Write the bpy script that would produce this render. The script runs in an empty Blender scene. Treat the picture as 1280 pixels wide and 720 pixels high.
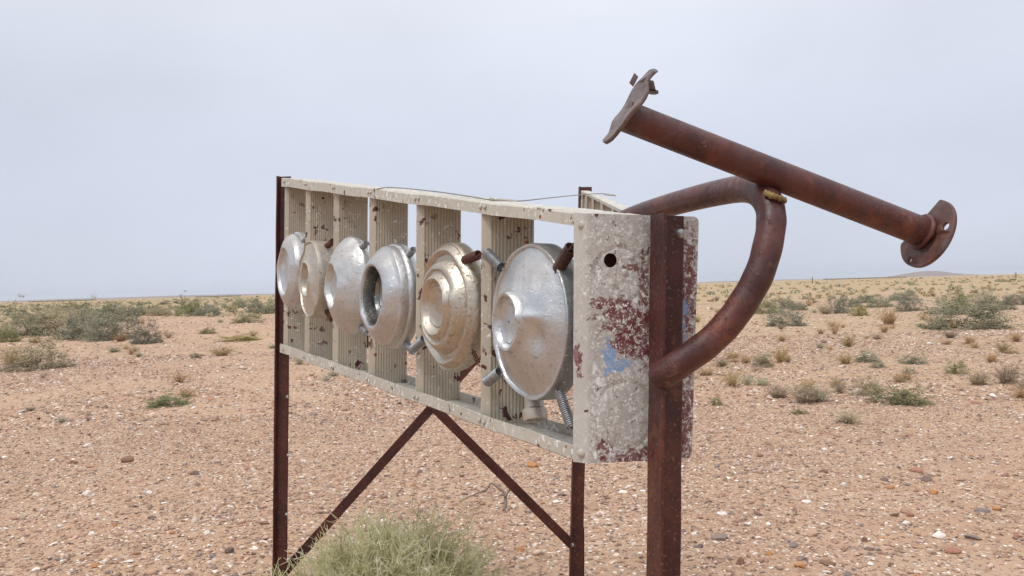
import bpy, bmesh, math, random
import numpy as np
from mathutils import Vector, Matrix

random.seed(7)
rng = np.random.default_rng(7)
S = bpy.context.scene
C = S.collection

# ------------------------------------------------------------------ camera
F = 950.0                      # focal length in photo pixels (1280 wide)
H = 1.05                       # eye height above the ground
ROLL = math.radians(1.611)
cr, sr = math.cos(ROLL), math.sin(ROLL)
RIGHT = Vector((cr, 0, -sr)); UP = Vector((sr, 0, cr)); FWD = Vector((0, 1, 0))
EYE = Vector((0, 0, H))
cam_d = bpy.data.cameras.new('camera')
cam_d.sensor_width = 36.0
cam_d.lens = F / 1280 * 36
cam_d.clip_start = 0.05
cam_d.clip_end = 40000
cam = bpy.data.objects.new('camera', cam_d)
C.objects.link(cam)
m = Matrix.Identity(4)
for i in range(3):
    m[i][0] = RIGHT[i]; m[i][1] = UP[i]; m[i][2] = -FWD[i]; m[i][3] = EYE[i]
cam.matrix_world = m
S.camera = cam

# ------------------------------------------------------------------ sky and light
SUN_EL, SUN_AZ = 62.0, 224.0   # azimuth clockwise from +Y: behind the camera, to its left
w = bpy.data.worlds.new('World'); S.world = w; w.use_nodes = True
nt = w.node_tree; nt.nodes.clear()
N = nt.nodes.new; L = nt.links.new
out = N('ShaderNodeOutputWorld'); bg = N('ShaderNodeBackground')
sky = N('ShaderNodeTexSky'); sky.sky_type = 'NISHITA'; sky.sun_disc = False
sky.sun_elevation = math.radians(SUN_EL); sky.sun_rotation = math.radians(SUN_AZ)
sky.air_density = 1.0; sky.dust_density = 2.0
scl = N('ShaderNodeMix'); scl.data_type = 'RGBA'; scl.blend_type = 'MULTIPLY'
scl.inputs[0].default_value = 1.0; L(sky.outputs[0], scl.inputs[6]); scl.inputs[7].default_value = (1, 1, 1, 1)
tc = N('ShaderNodeTexCoord'); sep = N('ShaderNodeSeparateXYZ'); L(tc.outputs['Generated'], sep.inputs[0])
ramp = N('ShaderNodeValToRGB'); L(sep.outputs['Z'], ramp.inputs[0])
cr_ = ramp.color_ramp
cr_.elements[0].position = 0.0; cr_.elements[0].color = (6.25, 6.70, 7.95, 1)
cr_.elements[1].position = 1.0; cr_.elements[1].color = (15.5, 15.6, 15.9, 1)    # an overcast sky is brightest overhead
for q_, c_ in ((0.16, (6.45, 6.85, 7.95, 1)), (0.34, (7.35, 7.65, 8.45, 1)), (0.52, (8.4, 8.8, 9.5, 1)), (0.75, (12.4, 12.6, 13.0, 1))):
    e = cr_.elements.new(q_); e.color = c_
mp = N('ShaderNodeMapping'); L(tc.outputs['Generated'], mp.inputs[0]); mp.inputs['Scale'].default_value = (1.0, 1.0, 1.8); mp.inputs['Location'].default_value = (3.1, 0.4, 0.7)
nz = N('ShaderNodeTexNoise'); L(mp.outputs[0], nz.inputs['Vector']); nz.inputs['Scale'].default_value = 1.7
nz.inputs['Detail'].default_value = 5; nz.inputs['Roughness'].default_value = 0.5
cl = N('ShaderNodeMapRange'); L(nz.outputs['Fac'], cl.inputs[0])
cl.inputs[1].default_value = 0.25; cl.inputs[2].default_value = 0.75
cl.inputs[3].default_value = 0.92; cl.inputs[4].default_value = 1.14
cm = N('ShaderNodeVectorMath'); cm.operation = 'SCALE'; L(ramp.outputs[0], cm.inputs[0]); L(cl.outputs[0], cm.inputs['Scale'])
mx = N('ShaderNodeMix'); mx.data_type = 'RGBA'; mx.inputs[0].default_value = 0.88   # high overcast over the blue
L(scl.outputs[2], mx.inputs[6]); L(cm.outputs[0], mx.inputs[7])
L(mx.outputs[2], bg.inputs[0]); bg.inputs[1].default_value = 0.1
L(bg.outputs[0], out.inputs[0])

sd = bpy.data.lights.new('sun', 'SUN'); sd.energy = 1.45; sd.angle = math.radians(11); sd.color = (1, 0.96, 0.90)
sun = bpy.data.objects.new('sun', sd); C.objects.link(sun)
az, el = math.radians(SUN_AZ), math.radians(SUN_EL)
to_sun = Vector((math.sin(az) * math.cos(el), math.cos(az) * math.cos(el), math.sin(el)))
sun.rotation_euler = to_sun.to_track_quat('Z', 'Y').to_euler()
sun.location = to_sun * 50

S.view_settings.view_transform = 'Standard'; S.view_settings.look = 'None'
S.view_settings.gamma = 1.0; S.view_settings.use_curve_mapping = False
S.view_settings.exposure = 0.12

# ------------------------------------------------------------------ helpers
def unproj(px, py, d):
    """photo pixel + distance along the view axis (metres) -> point"""
    return EYE + FWD * d + RIGHT * ((px - 640) / F * d) + UP * ((360 - py) / F * d)

def hfun(x, y):
    """height of the ground"""
    x = np.asarray(x, float); y = np.asarray(y, float)
    r = np.sqrt(x * x + y * y)
    a = 0.016 * np.sin(1.31 * x + 0.72 * y + .4) + 0.012 * np.sin(-.83 * x + 1.57 * y + 1.2) + 0.007 * np.sin(2.9 * x - 2.1 * y)
    b = 0.05 * np.sin(.21 * x + .9) * np.sin(.17 * y + .3) + 0.05 * np.sin(.09 * x - .06 * y)
    f = np.clip((r - 4) / 14, 0, 1)
    return a * 0.8 + b * f

def gz(x, y):
    return float(hfun(x, y))

def ground_hit(px, py):
    d = RIGHT * ((px - 640) / F) + UP * ((360 - py) / F) + FWD
    t = H / max(-d.z, 1e-4)
    for _ in range(6):
        p = EYE + d * t
        t = (H - gz(p.x, p.y)) / max(-d.z, 1e-4)
    return EYE + d * t

def tag(o, label=None, cat=None, group=None, kind=None):
    if label: o['label'] = label
    if cat: o['category'] = cat
    if group: o['group'] = group
    if kind: o['kind'] = kind
    return o

def empty(name, loc, parent=None):
    o = bpy.data.objects.new(name, None); C.objects.link(o); o.location = loc
    o.empty_display_size = 0.05
    if parent: attach(o, parent)
    return o

def attach(o, parent):
    """keep the object where it is, make it a part of parent"""
    o.parent = parent
    pm = Matrix.Identity(4); q = parent
    chain = []
    while q is not None:
        chain.append(q); q = q.parent
    for q in reversed(chain):
        pm = pm @ q.matrix_parent_inverse @ q.matrix_basis
    o.matrix_parent_inverse = pm.inverted()

class MB:
    """collects vertices and faces of one mesh"""
    def __init__(s): s.v = []; s.f = []; s.pc = None
    def add(s, vs, fs):
        o = len(s.v); s.v += [tuple(p) for p in vs]; s.f += [tuple(i + o for i in f) for f in fs]
    def box(s, o, a, b, c):
        """parallelepiped from corner o with edge vectors a b c"""
        o = Vector(o); vs = [o, o + a, o + a + b, o + b, o + c, o + a + c, o + a + b + c, o + b + c]
        s.add(vs, [(0, 3, 2, 1), (4, 5, 6, 7), (0, 1, 5, 4), (1, 2, 6, 5), (2, 3, 7, 6), (3, 0, 4, 7)])
    def tube(s, pts, rad, n=10, caps=True, jit=0):
        pts = [Vector(p) for p in pts]
        if not hasattr(rad, '__len__'): rad = [rad] * len(pts)
        t0 = (pts[1] - pts[0]).normalized()
        u = t0.orthogonal().normalized()
        vs = []; prev = t0
        for i, p in enumerate(pts):
            if i == 0: t = t0
            elif i == len(pts) - 1: t = (pts[i] - pts[i - 1]).normalized()
            else: t = ((pts[i + 1] - p).normalized() + (p - pts[i - 1]).normalized()).normalized()
            q = prev.rotation_difference(t); u = q @ u; u = (u - t * u.dot(t)).normalized(); prev = t
            b = t.cross(u)
            for k in range(n):
                a = 2 * math.pi * k / n
                r = rad[i] * (1 + (random.uniform(-jit, jit) if jit else 0))
                vs.append(p + (u * math.cos(a) + b * math.sin(a)) * r)
        fs = []
        for i in range(len(pts) - 1):
            for k in range(n):
                k2 = (k + 1) % n
                fs.append((i * n + k, i * n + k2, (i + 1) * n + k2, (i + 1) * n + k))
        if caps:
            fs.append(tuple(range(n - 1, -1, -1))); fs.append(tuple((len(pts) - 1) * n + k for k in range(n)))
        s.add(vs, fs)
    def loft(s, rings, close=True):
        """rings: lists of points of equal length, closed outlines"""
        n = len(rings[0]); vs = [p for r in rings for p in r]; fs = []
        for i in range(len(rings) - 1):
            for k in range(n):
                k2 = (k + 1) % n
                fs.append((i * n + k, i * n + k2, (i + 1) * n + k2, (i + 1) * n + k))
        if close:
            fs.append(tuple(range(n - 1, -1, -1))); fs.append(tuple((len(rings) - 1) * n + k for k in range(n)))
        s.add(vs, fs)
    def build(s, name, mat, parent=None, smooth=False, origin=None, angle=None):
        me = bpy.data.meshes.new(name); me.from_pydata(s.v, [], s.f); me.update()
        bm = bmesh.new(); bm.from_mesh(me); bmesh.ops.recalc_face_normals(bm, faces=bm.faces); bm.to_mesh(me); bm.free()
        if origin is not None:
            me.transform(Matrix.Translation(-Vector(origin)))
        o = bpy.data.objects.new(name, me); C.objects.link(o)
        if origin is not None: o.location = origin
        if mat: me.materials.append(mat)
        if smooth:
            me.polygons.foreach_set('use_smooth', [True] * len(me.polygons))
            if angle:
                me.set_sharp_from_angle(angle=math.radians(angle))
        if parent: attach(o, parent)
        return o

# ------------------------------------------------------------------ materials
def new_mat(name):
    m = bpy.data.materials.new(name); m.use_nodes = True
    nt = m.node_tree; b = nt.nodes['Principled BSDF']
    return m, nt, b

class NG:
    """short-hand for shader nodes"""
    def __init__(s, nt): s.nt = nt
    def n(s, t, **k):
        o = s.nt.nodes.new('ShaderNode' + t)
        for a, v in k.items(): setattr(o, a, v)
        return o
    def l(s, a, b): s.nt.links.new(a, b)
    def put(s, sock, v):
        if hasattr(v, 'is_output'): s.l(v, sock)
        elif v is not None: sock.default_value = v
    def noise(s, vec, scale, detail=4, rough=.55, dist=0.0):
        o = s.n('TexNoise'); s.put(o.inputs['Vector'], vec); o.inputs['Scale'].default_value = scale
        o.inputs['Detail'].default_value = detail; o.inputs['Roughness'].default_value = rough; o.inputs['Distortion'].default_value = dist
        return o.outputs['Fac']
    def vor(s, vec, scale, feature='F1', out='Distance'):
        o = s.n('TexVoronoi', feature=feature); s.put(o.inputs['Vector'], vec); o.inputs['Scale'].default_value = scale
        return o.outputs[out]
    def step(s, v, a, b, lo=0.0, hi=1.0):
        o = s.n('MapRange'); s.put(o.inputs[0], v)
        for i, x in zip((1, 2, 3, 4), (a, b, lo, hi)): o.inputs[i].default_value = x
        return o.outputs[0]
    def math(s, op, a, b=None):
        o = s.n('Math', operation=op); s.put(o.inputs[0], a)
        if b is not None: s.put(o.inputs[1], b)
        return o.outputs[0]
    def mix(s, f, a, b, mode='MIX'):
        o = s.n('Mix', data_type='RGBA', blend_type=mode)
        s.put(o.inputs[0], f)
        for sock, v in ((o.inputs[6], a), (o.inputs[7], b)):
            if isinstance(v, tuple) and len(v) == 3: v = (*v, 1)
            s.put(sock, v)
        return o.outputs[2]
    def scalev(s, vec, xyz):
        o = s.n('Mapping'); s.put(o.inputs[0], vec); o.inputs['Scale'].default_value = xyz
        return o.outputs[0]
    def obj(s): return s.n('TexCoord').outputs['Object']
    def pos(s): return s.n('NewGeometry').outputs['Position']
    def attr(s, name, out='Vector'): return s.n('Attribute', attribute_name=name).outputs[out]
    def bump(s, h, strength, dist=0.01, normal=None):
        o = s.n('Bump'); s.put(o.inputs['Height'], h); o.inputs['Strength'].default_value = strength
        o.inputs['Distance'].default_value = dist
        if normal is not None: s.l(normal, o.inputs['Normal'])
        return o.outputs[0]

def paint_mat(name, base=(.47, .44, .39), maroon=.64, white=.60, plate=False, spots=True):
    """old cream paint over maroon primer: flakes, chips and rust spots"""
    m, nt, b = new_mat(name); g = NG(nt)
    p = g.pos()
    col = g.mix(g.step(g.noise(p, 7, 5), .35, .7), base, tuple(c * .86 for c in base))
    col = g.mix(g.step(g.noise(g.scalev(p, (1, 1, .25)), 60, 5, .7), .52, .72, 0, .55), col, tuple(c * .68 for c in base))
    # pale bare flakes
    fl = g.math('MULTIPLY', g.step(g.noise(p, 95, 6, .62, .6), white, white + .035), g.step(g.noise(p, 14, 3), .38, .56))
    col = g.mix(fl, col, (.70, .69, .67))
    # maroon chips
    mr = g.math('MULTIPLY', g.step(g.noise(p, 48, 4, .55, .4), maroon, maroon + .02), g.step(g.noise(p, 11, 2), .42, .5))
    col = g.mix(mr, col, (.085, .026, .026))
    h = g.math('SUBTRACT', g.math('MULTIPLY', fl, -.6), mr)
    if plate:
        pc = g.attr('pc')                           # metres along the plate, up the plate
        def blob(cx, cy, rx, ry, soft=.5, amt=.35, sc=40):
            q = g.n('VectorMath', operation='SUBTRACT'); g.l(pc, q.inputs[0]); q.inputs[1].default_value = (cx, cy, 0)
            q2 = g.n('VectorMath', operation='MULTIPLY'); g.l(q.outputs[0], q2.inputs[0]); q2.inputs[1].default_value = (1 / rx, 1 / ry, 0)
            ln = g.n('VectorMath', operation='LENGTH'); g.l(q2.outputs[0], ln.inputs[0])
            d = g.math('ADD', ln.outputs['Value'], g.math('MULTIPLY', g.math('SUBTRACT', g.noise(p, sc, 6, .65), .5), amt * 6))
            return g.step(d, 1.0 - soft * .5, 1.0 + soft * .5, 1, 0)
        sx = g.n('SeparateXYZ'); g.l(pc, sx.inputs[0])
        face = g.step(sx.outputs[0], -.004, .004)            # the folded edge kept most of its paint
        wear = g.noise(p, 13, 4, .6)
        wf = g.math('MULTIPLY', g.math('MULTIPLY', g.step(g.noise(p, 120, 9, .74, .9), .515, .555), g.step(wear, .36, .52)), g.step(face, 0, 1, .25, 1))
        col = g.mix(wf, col, (.72, .71, .69))
        gf = g.math('MULTIPLY', g.step(g.noise(p, 75, 7, .7, .7), .57, .62), face)
        col = g.mix(gf, col, (.36, .33, .30))
        M = (.150, .030, .036)
        for args in ((.052, .188, .036, .020), (.078, .165, .026, .034), (.028, .208, .030, .007), (.078, .24, .008, .035), (.066, .003, .045, .014), (.020, .018, .012, .010), (.138, .055, .02, .060),
                     (.141, .22, .012, .08), (-.020, .132, .008, .02), (.062, .255, .014, .006), (.05, .155, .02, .012)):
            mk = blob(*args, soft=.30, amt=.62, sc=85)
            mk = g.math('MULTIPLY', mk, g.step(g.noise(p, 150, 6, .7, .6), .40, .47))
            col = g.mix(g.math('MULTIPLY', mk, g.step(g.noise(p, 60, 4), .3, .65, .75, 1)), col, M)
        sm = g.math('MULTIPLY', g.math('MULTIPLY', g.step(g.noise(p, 85, 6, .68, .8), .585, .615), g.step(g.noise(p, 19, 3), .46, .56)), face)
        col = g.mix(g.math('MULTIPLY', sm, .8), col, (.17, .05, .05))
        st = g.math('MULTIPLY', g.math('MULTIPLY', g.step(g.noise(g.scalev(p, (1, 1, .16)), 70, 6, .7, .6), .58, .66), g.step(g.noise(p, 22, 4), .44, .56)), face)
        col = g.mix(g.math('MULTIPLY', st, .6), col, (.20, .08, .07))
        gd = g.math('MULTIPLY', g.step(g.noise(p, 240, 5, .7), .56, .66), face)
        col = g.mix(g.math('MULTIPLY', gd, .6), col, (.22, .18, .155))
        fl2 = g.math('MULTIPLY', g.step(g.noise(p, 190, 6, .7, .5), .565, .60), face)
        col = g.mix(fl2, col, (.76, .74, .72))
        for args in ((.027, .137, .010, .020), (.042, .127, .017, .008), (.135, .195, .008, .014), (.133, .165, .006, .030)):
            mk = blob(*args, soft=.25, amt=.60, sc=95)
            col = g.mix(g.math('MULTIPLY', mk, g.step(g.noise(p, 120, 6, .75, .8), .40, .50, .12, .95)), col, (.22, .35, .57))
        # worn white line down the fold
        ln = g.step(g.math('ABSOLUTE', g.math('SUBTRACT', g.math('ADD', sx.outputs[0], g.math('MULTIPLY', g.math('SUBTRACT', g.noise(p, 25, 4), .5), .03)), .008)), .0035, .0015)
        ln = g.math('MULTIPLY', g.step(ln, 0, 1), g.step(g.noise(p, 60, 5), .45, .55))
        ln = g.math('MULTIPLY', ln, g.step(sx.outputs[1], .12, .14, 1, .15))
        col = g.mix(ln, col, (.78, .77, .75))
        # pressed circle round the hole
        q = g.n('VectorMath', operation='DISTANCE'); g.l(pc, q.inputs[0]); q.inputs[1].default_value = (.043, .243, 0)
        ring = g.step(g.math('ABSOLUTE', g.math('SUBTRACT', q.outputs['Value'], .036)), 0, .006, -3, 0)
        q = g.n('VectorMath', operation='DISTANCE'); g.l(pc, q.inputs[0]); q.inputs[1].default_value = (.052, .06, 0)
        ring2 = g.step(g.math('ABSOLUTE', g.math('SUBTRACT', q.outputs['Value'], .044)), 0, .006, -2, 0)
        h = g.math('ADD', g.math('ADD', h, ring), ring2)
    if spots:
        rs = g.math('MULTIPLY', g.step(g.vor(p, 26), .085, .10, 1, 0), g.step(g.noise(p, 9.3, 1), .56, .58))
        col = g.mix(rs, col, (.25, .075, .035))
    dk = g.step(g.vor(p, 60), .055, .07, 1, 0)
    dk = g.math('MULTIPLY', dk, g.step(g.noise(p, 17, 1), .5, .56))
    col = g.mix(dk, col, (.05, .04, .035))
    g.l(col, b.inputs['Base Color'])
    b.inputs['Roughness'].default_value = .62
    b.inputs['Specular IOR Level'].default_value = .35
    hh = g.math('ADD', h, g.math('MULTIPLY', g.noise(p, 160, 4, .6), .8))
    g.l(g.bump(hh, .35, .0015), b.inputs['Normal'])
    return m

def rust_mat(name, dark=(.045, .016, .010), mid=(.105, .032, .018), hot=(.20, .065, .02), rough=.55, speck=False, grey=0.0, coat=0.0, pits=False):
    m, nt, b = new_mat(name); g = NG(nt); p = g.pos()
    n1 = g.noise(p, 16, 8, .65); n2 = g.noise(p, 90, 6, .7, .4)
    col = g.mix(g.step(n1, .38, .62), dark, mid)
    col = g.mix(g.math('MULTIPLY', g.step(g.noise(p, 9, 5, .6, .8), .55, .66), g.step(n2, .42, .6)), col, hot)
    col = g.mix(g.step(n2, .60, .72, 0, .8), col, tuple(c * .45 for c in dark))
    if speck:
        col = g.mix(g.math('MULTIPLY', g.step(g.noise(p, 210, 4, .6), .60, .66), .75), col, (.21, .11, .085))
    if grey:
        col = g.mix(g.step(g.noise(p, 30, 6, .7), .45, .7, 0, grey), col, (.17, .13, .125))
    col = g.mix(g.step(g.vor(p, 75), .05, .07, .55, 0), col, (.02, .008, .006))
    g.l(col, b.inputs['Base Color'])
    g.l(g.step(n2, .3, .7, rough - .14, rough + .2), b.inputs['Roughness'])
    b.inputs['Specular IOR Level'].default_value = .5
    b.inputs['Coat Weight'].default_value = coat; b.inputs['Coat Roughness'].default_value = .34
    hh = g.math('ADD', n2, g.math('MULTIPLY', g.noise(p, 400, 3), .35))
    if pits:                                        # corrosion pits and lifted scale
        pt = g.math('MULTIPLY', g.step(g.noise(p, 230, 4, .65, .5), .60, .68), g.step(g.noise(p, 26, 3), .42, .58))
        sc = g.math('MULTIPLY', g.step(g.noise(p, 60, 6, .7, 1.0), .58, .61), g.step(g.noise(p, 14, 2), .45, .6))
        nc = g.mix(g.math('MULTIPLY', pt, .8), col, (.010, .004, .003))
        nc = g.mix(g.math('MULTIPLY', sc, .55), nc, (.19, .075, .045))
        g.l(nc, b.inputs['Base Color'])
        hh = g.math('ADD', g.math('SUBTRACT', hh, g.math('MULTIPLY', pt, 1.6)), g.math('MULTIPLY', sc, .9))
    g.l(g.bump(hh, .6, .0014), b.inputs['Normal'])
    return m

def metal_mat(name, tint, rough=.38, dirt=(.20, .16, .13), dirtamt=.5, paint=0.0):
    """weathered spun aluminium, dull and dented"""
    m, nt, b = new_mat(name); g = NG(nt); p = g.obj()
    n1 = g.noise(p, 14, 6, .6); n2 = g.noise(p, 130, 6, .7, .3)
    col = g.mix(g.step(n1, .3, .7), tint, tuple(c * .82 for c in tint))
    d = g.math('MULTIPLY', g.step(n2, .55, .64), g.step(g.noise(p, 22, 4), .36, .6, 0, dirtamt))
    scr = g.math('MULTIPLY', g.step(g.noise(g.scalev(p, (1, .22, 1)), 260, 3, .6, 1.2), .66, .70), g.step(g.noise(p, 34, 2), .48, .56))
    d = g.math('MAXIMUM', d, g.math('MULTIPLY', scr, .8))
    col = g.mix(d, col, dirt)
    lt = g.math('MULTIPLY', g.step(g.noise(p, 170, 5, .7, 1.5), .60, .635), g.step(g.noise(p, 30, 3), .40, .55))
    lt = g.math('MULTIPLY', lt, g.math('SUBTRACT', 1.0, d))
    col = g.mix(g.math('MULTIPLY', lt, .75), col, (.88, .88, .87))
    dust = g.step(g.noise(p, 9, 5, .65), .48, .68, 0, .30)
    col = g.mix(dust, col, (.40, .31, .24))
    d = g.math('MAXIMUM', d, dust)
    g.l(col, b.inputs['Base Color'])
    g.l(g.step(d, 0, 1, .93 - paint, .15), b.inputs['Metallic'])
    g.l(g.math('ADD', g.step(n1, .3, .7, rough - .06, rough + .1), g.math('MULTIPLY', d, .3)), b.inputs['Roughness'])
    hh = g.math('ADD', g.math('ADD', g.math('MULTIPLY', g.noise(p, 24, 2, .5), 1.1), g.math('MULTIPLY', g.noise(p, 75, 3, .6, .8), .5)), g.math('MULTIPLY', n2, .3))
    hh = g.math('SUBTRACT', hh, g.math('MULTIPLY', d, .5))
    g.l(g.bump(hh, .45, .004), b.inputs['Normal'])
    return m

def plain_mat(name, c, rough=.5, metal=0.0, var=.3):
    m, nt, b = new_mat(name); g = NG(nt); p = g.pos()
    g.l(g.mix(g.step(g.noise(p, 120, 5, .6), .35, .65), c, tuple(x * (1 - var) for x in c)), b.inputs['Base Color'])
    b.inputs['Roughness'].default_value = rough; b.inputs['Metallic'].default_value = metal
    return m

def leaf_mat(name, c1, c2, c3=None, trans=.25):
    m, nt, b = new_mat(name); g = NG(nt)
    v = g.attr('tone', 'Fac')
    col = g.mix(v, c1, c2)
    if c3: col = g.mix(g.step(v, .86, .9), col, c3)
    oi = g.n('ObjectInfo').outputs['Random']
    hs = g.n('HueSaturation'); g.l(col, hs.inputs['Color']); g.l(g.step(oi, 0, 1, .82, 1.15), hs.inputs['Value'])
    g.l(hs.outputs[0], b.inputs['Base Color'])
    b.inputs['Roughness'].default_value = .75; b.inputs['Specular IOR Level'].default_value = .2
    tr = g.n('BsdfTranslucent'); g.l(hs.outputs[0], tr.inputs[0])
    ms = g.n('MixShader'); ms.inputs[0].default_value = trans
    g.l(b.outputs[0], ms.inputs[1]); g.l(tr.outputs[0], ms.inputs[2])
    g.l(ms.outputs[0], nt.nodes['Material Output'].inputs[0])
    return m

def ground_mat():
    m, nt, b = new_mat('desert_soil'); g = NG(nt); p = g.pos()
    big = g.noise(p, .22, 4, .55, .3); mid = g.noise(p, 1.7, 5, .6); fine = g.noise(p, 22, 6, .7); grit = g.noise(p, 95, 5, .7)
    sand = (.455, .295, .190); pink = (.410, .268, .184); pale = (.52, .375, .272); brown = (.235, .148, .105)
    col = g.mix(g.step(big, .40, .60), sand, pink)
    col = g.mix(g.step(mid, .45, .72, 0, .6), col, pale)
    col = g.mix(g.step(fine, .52, .72, 0, .8), col, brown)
    # pebbles lying in the soil, too small to be built
    vc = g.n('TexVoronoi'); g.l(p, vc.inputs['Vector']); vc.inputs['Scale'].default_value = 42
    sx = g.n('SeparateColor'); g.l(vc.outputs['Color'], sx.inputs[0])
    peb = g.math('MULTIPLY', g.step(vc.outputs['Distance'], .34, .42, 1, 0), g.step(sx.outputs[0], .45, .5))
    pcol = g.mix(g.step(sx.outputs[1], .3, .9), (.33, .20, .14), (.68, .52, .41))
    pcol = g.mix(g.step(sx.outputs[2], .84, .88), pcol, (.82, .75, .68))
    pcol = g.mix(g.step(sx.outputs[2], .10, .07), pcol, (.13, .085, .075))
    col = g.mix(g.math('MULTIPLY', peb, .9), col, pcol)
    # larger stones, for the middle distance
    vb = g.n('TexVoronoi'); g.l(p, vb.inputs['Vector']); vb.inputs['Scale'].default_value = 9
    sb = g.n('SeparateColor'); g.l(vb.outputs['Color'], sb.inputs[0])
    pb = g.math('MULTIPLY', g.step(vb.outputs['Distance'], .26, .34, 1, 0), g.step(sb.outputs[0], .5, .55))
    bcol = g.mix(g.step(sb.outputs[1], .3, .9), (.25, .15, .11), (.60, .44, .34))
    col = g.mix(g.math('MULTIPLY', pb, .55), col, bcol)
    # dry grass cover on the far plain
    sp = g.n('SeparateXYZ'); g.l(p, sp.inputs[0])
    ln = g.n('VectorMath', operation='LENGTH'); g.l(p, ln.inputs[0])
    far = g.step(ln.outputs['Value'], 14, 90)
    gp = g.scalev(p, (1, .55, 1))
    gr = g.step(g.math('ADD', g.noise(gp, .09, 6, .62), g.math('MULTIPLY', far, .16)), .52, .64)
    gr = g.math('MULTIPLY', gr, g.step(ln.outputs['Value'], 9, 40))
    gcol = g.mix(g.step(g.noise(gp, .30, 6, .7), .40, .62), (.40, .29, .155), (.265, .225, .115))
    gcol = g.mix(g.step(g.noise(gp, .05, 6, .7), .54, .66, 0, .8), gcol, (.15, .145, .085))
    gcol = g.mix(g.step(g.noise(gp, 1.3, 5, .7), .48, .66, 0, .7), gcol, (.44, .31, .19))
    col = g.mix(g.math('MULTIPLY', gr, .85), col, gcol)
    lit = g.math('MULTIPLY', g.step(g.math('ADD', sp.outputs[0], g.math('MULTIPLY', g.noise(p, .35, 5, .6), 8)), 3, 9), g.step(sp.outputs[1], 5, 13))
    lit = g.math('MULTIPLY', lit, g.step(g.noise(gp, .9, 6, .7), .38, .62, .25, .85))
    col = g.mix(lit, col, g.mix(g.step(g.noise(gp, 3.5, 6, .7), .4, .62), (.46, .335, .215), (.36, .27, .165)))
    g.l(col, b.inputs['Base Color']); b.inputs['Roughness'].default_value = .92
    b.inputs['Specular IOR Level'].default_value = .15
    near = g.step(ln.outputs['Value'], 5, 30, 1, .15)
    hh = g.math('ADD', g.math('ADD', g.math('MULTIPLY', peb, .5), g.math('MULTIPLY', fine, .9)), g.math('MULTIPLY', grit, .4))
    hh = g.math('MULTIPLY', g.math('ADD', hh, pb), near)
    g.l(g.bump(hh, .8, .012), b.inputs['Normal'])
    return m

def stone_mat(name='gravel_stone', const=None):
    m, nt, b = new_mat(name); g = NG(nt); p = g.pos()
    if const is None: c = g.attr('stone_col', 'Color')
    else: c = g.mix(0.0, const, const)
    c = g.mix(g.step(g.noise(p, 110, 5, .65), .38, .68, 0, .5), c, (.40, .26, .185))
    hs = g.n('HueSaturation'); g.l(c, hs.inputs['Color']); g.l(g.step(g.noise(p, 300, 4), .3, .7, .78, 1.12), hs.inputs['Value'])
    g.l(hs.outputs[0], b.inputs['Base Color']); b.inputs['Roughness'].default_value = .8
    b.inputs['Specular IOR Level'].default_value = .3
    g.l(g.bump(g.noise(p, 140, 4, .6), .4, .004), b.inputs['Normal'])
    return m

MAT = {}
MAT['rail'] = paint_mat('cream_flaked_paint', (.50, .465, .40), maroon=.645, white=.555)
MAT['tread'] = paint_mat('stained_tread_paint', (.455, .405, .325), maroon=.60, white=.60)
MAT['plate'] = paint_mat('patched_plate_paint', (.50, .475, .44), plate=True)
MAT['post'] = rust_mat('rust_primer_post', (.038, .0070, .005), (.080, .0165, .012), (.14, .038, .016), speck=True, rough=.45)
MAT['pipe'] = rust_mat('smooth_rusty_pipe', (.040, .0075, .0055), (.092, .019, .0135), (.18, .044, .016), rough=.42, grey=.14, coat=.08, pits=True)
MAT['flange'] = rust_mat('grey_rusty_flange', (.060, .026, .022), (.12, .05, .04), (.17, .06, .03), rough=.5, grey=.7)
MAT['flange_grey'] = rust_mat('grey_weathered_flange', (.085, .055, .050), (.15, .10, .09), (.18, .09, .06), rough=.5, grey=1.0)
MAT['alu'] = metal_mat('dull_aluminium', (.58, .585, .59), .34, dirtamt=.7)
MAT['alu_bright'] = metal_mat('pale_aluminium', (.58, .58, .575), .40, dirtamt=.6, paint=.15)
MAT['alu_grey'] = metal_mat('dimmed_rim_metal', (.30, .32, .325), .36, dirt=(.12, .11, .10), dirtamt=.6, paint=.3)  # rim wall's dimmer reflection put into the colour, darker than the shell
MAT['alu_warm'] = metal_mat('brassy_aluminium', (.53, .475, .395), .35, dirt=(.16, .105, .06), dirtamt=.75)
MAT['alu_beige'] = metal_mat('beige_painted_metal', (.54, .49, .42), .36, dirt=(.2, .14, .09), dirtamt=.7, paint=.3)
MAT['alu_dark'] = metal_mat('shaded_well_aluminium', (.26, .26, .255), .34, dirt=(.03, .028, .026), dirtamt=.95)  # shade inside the well put into its colour; plain metal reflected too brightly
MAT['spring_grey'] = plain_mat('zinc_spring', (.36, .37, .39), .45, .75)
MAT['spring_rust'] = rust_mat('rusty_spring', (.05, .02, .014), (.11, .035, .022), rough=.6)
MAT['galv'] = plain_mat('galvanised_bolt', (.50, .50, .48), .45, .6)
MAT['wire'] = plain_mat('fence_wire', (.32, .31, .29), .45, .7)
MAT['weld'] = rust_mat('yellow_weld_scale', (.10, .05, .02), (.34, .24, .07), (.45, .34, .10), rough=.6)
MAT['soil'] = ground_mat()
MAT['gravel'] = stone_mat()

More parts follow.
